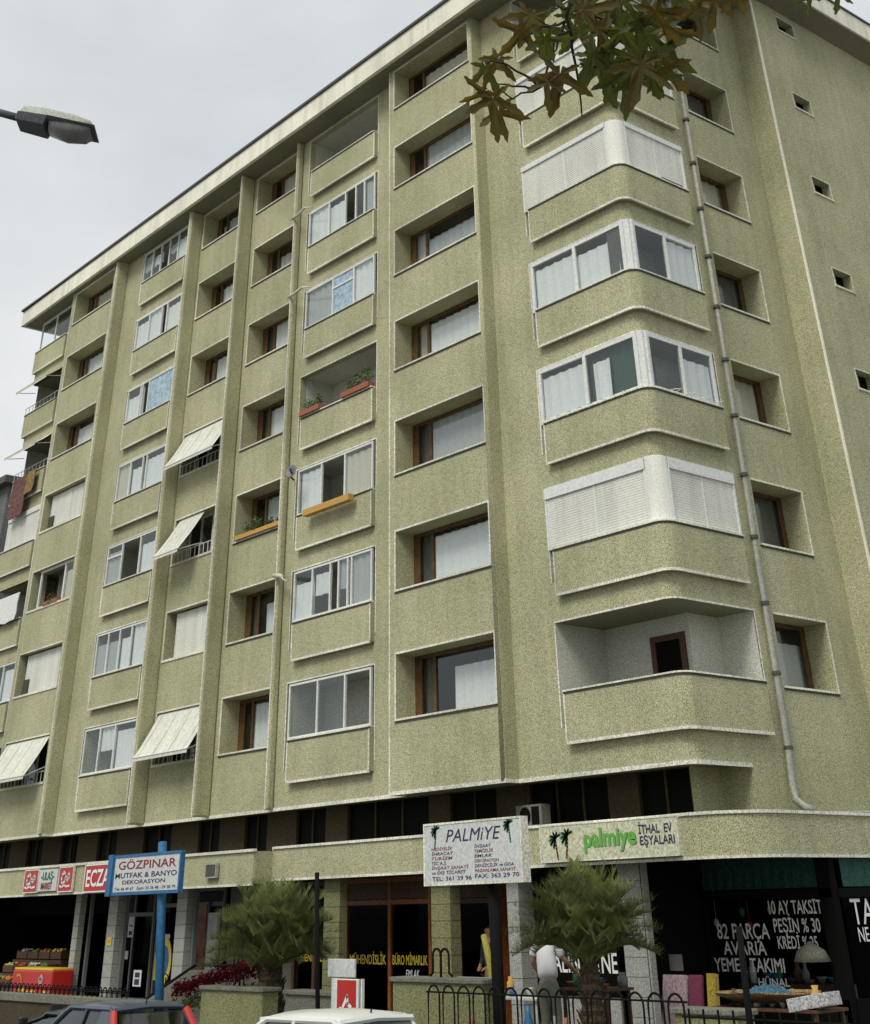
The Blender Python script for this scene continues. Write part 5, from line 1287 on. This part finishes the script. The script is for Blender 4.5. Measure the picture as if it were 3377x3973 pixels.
# ---- cars
def car(name, label, paint, x, y, rot, L_=3.75, W_=1.58, Hh=1.40, zb=.0):
    """built nose to -x, tail to +x, then turned"""
    t = thing(name, label, 'car', (0, 0, 0)); WORLD.pop(t.name, None)
    hw = W_/2
    # sections along the length: x, half width, bottom, shoulder height
    secs = [(-L_/2, hw*.80, .34, .60), (-L_/2+.12, hw*.93, .24, .72), (-L_/2+.9, hw, .22, .86), (-L_*.14, hw, .20, .92), (L_*.30, hw, .20, .93), (L_/2-.16, hw*.95, .26, .92), (L_/2, hw*.88, .34, .78)]
    m = MB(); k = 12
    for (sx, w_, b_, s_) in secs:
        pr_ = [(-w_*.86, b_), (-w_, b_+.12), (-w_*1.0, (b_+s_)/2), (-w_*.985, s_-.06), (-w_*.90, s_), (-w_*.4, s_+.03), (w_*.4, s_+.03), (w_*.90, s_), (w_*.985, s_-.06), (w_*1.0, (b_+s_)/2), (w_, b_+.12), (w_*.86, b_)]
        m.v += [(sx, q[0], q[1]) for q in pr_]
    for i in range(len(secs)-1):
        for j in range(k): a = i*k+j; b_ = i*k+(j+1) % k; m.f.append((a, a+k, b_+k, b_))
    m.f.append(tuple(range(k))); m.f.append(tuple(range((len(secs)-1)*k, len(secs)*k))[::-1])
    m.build('body', paint, t, smooth=False, bevel=.03)
    # cabin: windscreen base, roof front, roof rear, tail base
    xa, xb, xc, xd = -L_*.20, -L_*.03, L_*.37, L_*.475
    wb, wt = hw*.93, hw*.74; zs, zt = .90, Hh
    def cab(x_): # roof height and base for a given x
        pass
    c = MB(); stn = [(xa, zs, wb), (xb-.05, zt-.07, wt*1.03), (xb+.10, zt-.01, wt), ((xb+xc)/2, zt+.015, wt), (xc-.12, zt, wt), (xc+.02, zt-.05, wt*1.02), (xd, zs, wb)]
    roof = MB()
    for (sx, sz, sw) in stn[1:-1]:
        roof.v += [(sx, -sw, sz-.045), (sx, -sw*.93, sz-.008), (sx, -sw*.5, sz+.018), (sx, 0, sz+.026), (sx, sw*.5, sz+.018), (sx, sw*.93, sz-.008), (sx, sw, sz-.045)]
    for i in range(len(stn)-3):
        for j in range(6): a = i*7+j; roof.f.append((a, a+7, a+8, a+1))
    roof.build('roof_panel', paint, t, smooth=True)
    # pillars as thin tubes of paint, glass between
    pl = MB()
    for s_ in (-1, 1):
        A, Bp, Cp, D = (xa, s_*wb, zs), (xb-.05, s_*wt*1.03, zt-.11), (xc+.02, s_*wt*1.02, zt-.09), (xd, s_*wb, zs)
        pl.tube([A, Bp], .035, 6); pl.tube([Bp, (xb+.1, s_*wt, zt-.05), (xc-.12, s_*wt, zt-.045), Cp], .032, 6)
        mid = xb+(xc-xb)*.42; pl.tube([(mid-.04, s_*wb, zs), (mid+.02, s_*wt*1.02, zt-.05)], .030, 6)
        # broad rear quarter
        q0 = xc-.42; pts = [(q0-.02, wb, zs), (xd, wb, zs), (xc+.02, wt*1.02, zt-.07), (q0+.06, wt*1.01, zt-.05)]
        pin = [(p_[0], s_*(p_[1]+.006), p_[2]) for p_ in pts]; pou = [(p_[0], s_*(p_[1]-.05), p_[2]) for p_ in pts]
        pl.hexa([pin[0], pin[1], pou[1], pou[0], pin[3], pin[2], pou[2], pou[3]]) if s_ < 0 else pl.hexa([pou[0], pou[1], pin[1], pin[0], pou[3], pou[2], pin[2], pin[3]])
    pl.tube([(xa, -wb, zs), (xa, wb, zs)], .03, 6); pl.tube([(xb-.05, -wt, zt-.06), (xb-.05, wt, zt-.06)], .03, 6)
    pl.tube([(xc+.03, -wt, zt-.055), (xc+.03, 0, zt-.03), (xc+.03, wt, zt-.055)], .035, 6); pl.tube([(xd, -wb, zs), (xd, wb, zs)], .04, 6)
    pl.build('pillar', paint, t, smooth=False)
    def g4(n_, pts): o = MB(); o.poly(pts); return o.build(n_, GLC, t)
    g4('windscreen', [(xa, -wb*.97, zs), (xa, wb*.97, zs), (xb-.05, wt*.98, zt-.08), (xb-.05, -wt*.98, zt-.08)])
    rw = g4('rear_window', [(xd+.005, -wb*.90, zs+.03), (xd+.005, wb*.90, zs+.03), (xc+.045, wt*.93, zt-.09), (xc+.045, -wt*.93, zt-.09)])
    for s_ in (-1, 1):
        mid = xb+(xc-xb)*.42; q0 = xc-.42
        g4('side_window', [(xa+.08, s_*wb*.985, zs), (mid-.06, s_*wb*.985, zs), (mid, s_*wt*1.0, zt-.07), (xb-.0, s_*wt*1.0, zt-.09)])
        g4('side_window', [(mid-.0, s_*wb*.985, zs), (q0, s_*wb*.985, zs), (q0+.08, s_*wt*1.0, zt-.07), (mid+.05, s_*wt*1.0, zt-.07)])
    seat = MB()
    for sx in (-.25, .75):
        for sy in (-.35, .35): seat.box(sx, sx+.14, sy-.22, sy+.22, .35, 1.02); seat.box(sx+.02, sx+.12, sy-.11, sy+.11, 1.02, 1.2)
    seat.build('seat', DCLO, t)
    for sx in (-L_*.32, L_*.31):
        for s_ in (-1, 1):
            wh = MB(); wh.lathe([(.19, -.09), (.29, -.09), (.30, -.06), (.30, .06), (.29, .09), (.19, .09)], (0, 0, 0), 20)
            wh.v = [(sx+v[0], s_*(hw-.08)+v[2], .30+v[1]) for v in wh.v]; o = wh.build('wheel', RUB, t)
            rm_ = MB(); rm_.lathe([(.02, .08), (.17, .092), (.185, .085)], (0, 0, 0), 16); rm_.v = [(sx+v[0], s_*(hw-.08+v[2]*1.0), .30+v[1]) for v in rm_.v]; rm_.build('rim', STEEL, o)
    for s_ in (-1, 1):
        MB().box(L_/2-.09, L_/2+.0, s_*hw*.72-.13, s_*hw*.72+.13, .62, .84).build('tail_light', RED, t); MB().box(-L_/2-.0, -L_/2+.12, s_*hw*.6-.15, s_*hw*.6+.15, .56, .70).build('headlight', WHT, t)
        MB().box(xa+.18, xa+.30, s_*(hw+.02)-.07, s_*(hw+.02)+.07, .92, 1.04).build('mirror', paint, t, bevel=.02)
    MB().tube([(xc-.1, 0, zt), (xc-.08, 0, zt+.05)], .012, 6).build('antenna', RUB, t)
    t.location = (x, y, zb); t.rotation_euler = (0, 0, rot); return t
car('parked_car', 'white hatchback parked in front of the ice cream board', CPW, 1.30, -9.55, R(4), Hh=1.43)
CPB = mat('blue_black_car_paint', (0.035, 0.05, 0.075), 0.2, spec=0.8)
rc_ = car('parked_car', 'dark blue hatchback with tall red lights beside its rear window', CPB, -4.75, -9.2, R(0), Hh=1.37)
for s_ in (-1, 1):
    MB().tube([(3.75*.475+.02, s_*1.58*.5*.96, .86), (3.75*.37+.06, s_*1.58*.5*.79, 1.29)], .055, 8).build('tail_light', RED, rc_).matrix_parent_inverse = Matrix.Identity(4)
car('parked_car', 'silver car whose roof just shows at the bottom left', CPS, -10.2, -10.3, R(-2), Hh=1.26)
car('parked_car', 'dark car between the silver and the red car', CPD, -8.0, -8.0, R(-2), Hh=1.14)

# ---- people
def skinned(name, joints, edges, m_, parent=None, sub=2):
    me = bpy.data.meshes.new(name); me.from_pydata([j[0] for j in joints], edges, []); o = bpy.data.objects.new(name, me); COL.objects.link(o)
    sk = o.modifiers.new('skin', 'SKIN'); sk.use_smooth_shade = True
    dat = me.skin_vertices[0].data if me.skin_vertices else None
    if dat is None:
        bm = bmesh.new(); bm.from_mesh(me); bm.verts.layers.skin.verify(); bm.to_mesh(me); bm.free(); dat = me.skin_vertices[0].data
    for i, j in enumerate(joints): r_ = j[1]; dat[i].radius = (r_, r_) if not isinstance(r_, tuple) else r_
    dat[0].use_root = True
    s_ = o.modifiers.new('sub', 'SUBSURF'); s_.levels = sub; s_.render_levels = sub
    me.materials.append(m_)
    if parent: attach(o, parent)
    return o
def hand(parent, wrist, d, palm_n):
    d = Vector(d).normalized(); pn = Vector(palm_n).normalized(); sd_ = d.cross(pn).normalized(); w_ = Vector(wrist)
    J = [(w_, .022), (w_+d*.05, .026), (w_+d*.085, .026)]; E = [(0, 1), (1, 2)]
    for k, (off, ln) in enumerate(((-.030, .060), (-.010, .072), (.010, .068), (.030, .052))):
        b = len(J); J += [(w_+d*.09+sd_*off, .0095), (w_+d*(.09+ln*.55)+sd_*off*1.1-pn*.008, .0085), (w_+d*(.09+ln)+sd_*off*1.1-pn*.028, .007)]; E += [(2, b), (b, b+1), (b+1, b+2)]
    b = len(J); J += [(w_+d*.03-sd_*.035, .011), (w_+d*.06-sd_*.058-pn*.01, .009), (w_+d*.082-sd_*.062-pn*.024, .008)]; E += [(1, b), (b, b+1), (b+1, b+2)]
    return J, E
def bending_person():
    bx_, by_, z = -1.88, -2.05, .45
    t = thing('person', 'person in a white T-shirt and khaki trousers bending over the table, seen from behind', 'person', (bx_, by_, z))
    V = lambda x, y, zz: Vector((bx_+x, by_+y, z+zz))
    # pelvis root; leans forward (+y) and to the left
    J = [(V(0, 0, .92), .135), (V(-.05, .06, 1.10), .125), (V(-.14, .14, 1.30), .145), (V(-.20, .22, 1.46), .11), (V(-.21, .32, 1.54), .05), (V(-.22, .42, 1.56), .085), (V(-.22, .47, 1.50), .09),
         (V(-.36, .18, 1.42), .065), (V(-.44, .16, 1.20), .045), (V(-.42, .30, 1.02), .035),
         (V(-.03, .26, 1.40), .065), (V(.10, .36, 1.20), .045), (V(.12, .55, 1.05), .035),
         (V(-.09, 0, .82), .095), (V(-.10, .02, .46), .062), (V(-.10, -.02, .10), .042), (V(-.10, .12, .04), .035),
         (V(.09, 0, .82), .095), (V(.11, .04, .46), .062), (V(.12, .0, .10), .042), (V(.12, .14, .04), .035)]
    E = [(0, 1), (1, 2), (2, 3), (3, 4), (4, 5), (5, 6), (3, 7), (7, 8), (8, 9), (3, 10), (10, 11), (11, 12), (0, 13), (13, 14), (14, 15), (15, 16), (0, 17), (17, 18), (18, 19), (19, 20)]
    for wi, dd in ((9, (0.02, .5, -.8)), (12, (.1, .7, -.6))):
        hj, he = hand(t, J[wi][0], dd, (0, -.6, .6)); b = len(J); J += hj[1:]
        for (p_, q_) in he: E.append((wi if p_ == 0 else p_+b-1, q_+b-1))
    skinned('body', J, E, SKIN, t)
    sh = [(V(0, .0, .93), .185), (V(-.05, .06, 1.10), .172), (V(-.13, .13, 1.29), .172), (V(-.19, .21, 1.45), .135), (V(-.20, .29, 1.53), .07), (V(-.36, .18, 1.43), .088), (V(-.43, .15, 1.27), .074), (V(-.03, .25, 1.41), .088), (V(.07, .33, 1.27), .074)]
    skinned('t_shirt', sh, [(0, 1), (1, 2), (2, 3), (3, 4), (3, 5), (5, 6), (3, 7), (7, 8)], TSHIRT, t)
    tr = [(V(0, 0, .93), .165), (V(-.09, 0, .80), .115), (V(-.10, .02, .46), .085), (V(-.10, -.02, .10), .07), (V(.09, 0, .80), .115), (V(.11, .04, .46), .085), (V(.12, .0, .10), .07), (V(-.01, .02, 1.02), .158)]
    skinned('trousers', tr, [(0, 7), (0, 1), (1, 2), (2, 3), (0, 4), (4, 5), (5, 6)], TROUS, t)
    skinned('hair', [(V(-.22, .40, 1.60), .088), (V(-.22, .44, 1.57), .098), (V(-.22, .47, 1.52), .085)], [(0, 1), (1, 2)], HAIR, t)
    for x in (-.10, .12): MB().box(bx_+x-.05, bx_+x+.05, by_-.08, by_+.2, z, z+.08).build('shoe', DCLO, t, bevel=.03)
    return t
bending_person().scale = (1.25, 1, 1)
def doorway_person():
    bx_, by_, z = -6.9, 1.1, .45
    t = thing('person', 'person in dark clothes standing in the shop doorway left of the thick black post', 'person', (bx_, by_, z))
    V = lambda x, y, zz: Vector((bx_+x, by_+y, z+zz))
    J = [(V(0, 0, .90), .12), (V(0, 0, 1.08), .11), (V(0, 0, 1.28), .135), (V(0, 0, 1.40), .10), (V(0, -.01, 1.48), .05), (V(0, -.03, 1.58), .080), (V(0, -.03, 1.66), .088),
         (V(-.19, 0, 1.37), .058), (V(-.25, .0, 1.10), .042), (V(-.14, -.2, .98), .033), (V(.19, 0, 1.37), .058), (V(.25, .0, 1.10), .042), (V(.14, -.2, .98), .033),
         (V(-.09, 0, .80), .09), (V(-.10, 0, .44), .06), (V(-.10, .02, .08), .04), (V(-.10, -.12, .04), .03), (V(.09, 0, .80), .09), (V(.10, 0, .44), .06), (V(.10, .02, .08), .04), (V(.10, -.12, .04), .03)]
    E = [(0, 1), (1, 2), (2, 3), (3, 4), (4, 5), (5, 6), (3, 7), (7, 8), (8, 9), (3, 10), (10, 11), (11, 12), (0, 13), (13, 14), (14, 15), (15, 16), (0, 17), (17, 18), (18, 19), (19, 20)]
    for wi, dd in ((9, (.5, -.6, -.2)), (12, (-.5, -.6, -.2))):
        hj, he = hand(t, J[wi][0], dd, (0, -.3, .8)); b = len(J); J += hj[1:]
        for (p_, q_) in he: E.append((wi if p_ == 0 else p_+b-1, q_+b-1))
    body = skinned('body', J, E, SKIN, t)
    sh = [(V(0, 0, .90), .150), (V(0, 0, 1.08), .14), (V(0, 0, 1.27), .158), (V(0, 0, 1.39), .122), (V(0, 0, 1.45), .07), (V(-.19, 0, 1.37), .078), (V(-.25, 0, 1.10), .06), (V(-.16, -.16, 1.0), .05), (V(.19, 0, 1.37), .078), (V(.25, 0, 1.10), .06), (V(.16, -.16, 1.0), .05)]
    skinned('pullover', sh, [(0, 1), (1, 2), (2, 3), (3, 4), (3, 5), (5, 6), (6, 7), (3, 8), (8, 9), (9, 10)], DCLO, t)
    tr = [(V(0, 0, .90), .145), (V(-.09, 0, .78), .105), (V(-.10, 0, .44), .08), (V(-.10, .02, .08), .065), (V(.09, 0, .78), .105), (V(.10, 0, .44), .08), (V(.10, .02, .08), .065)]
    skinned('trousers', tr, [(0, 1), (1, 2), (2, 3), (0, 4), (4, 5), (5, 6)], mat('brown_cloth', (.07, .03, .02), .95), t)
    skinned('hair', [(V(0, .0, 1.70), .088), (V(0, .03, 1.66), .095), (V(0, .04, 1.58), .07)], [(0, 1), (1, 2)], HAIR, t)
    m = MB()
    for x in (-.032, .032): m.lathe([(.004, -.008), (.010, 0), (.004, .008)], (bx_+x, by_-.115, z+1.63), 8)
    m.build('eye', DCLO, body)
    MB().tube([(bx_, by_-.115, z+1.63), (bx_, by_-.14, z+1.59)], .012, 6).build('nose', SKIN, body); MB().box(bx_-.025, bx_+.025, by_-.118, by_-.11, z+1.555, z+1.563).build('mouth', MARO, body)
    for x in (-.09, .09): MB().box(bx_+x-.01, bx_+x+.01, by_-.04, by_+.0, z+1.58, z+1.65).build('ear', SKIN, body, bevel=.008)
    for x in (-.10, .10): MB().box(bx_+x-.05, bx_+x+.05, by_-.2, by_+.08, z, z+.08).build('shoe', DCLO, t, bevel=.03)
doorway_person()
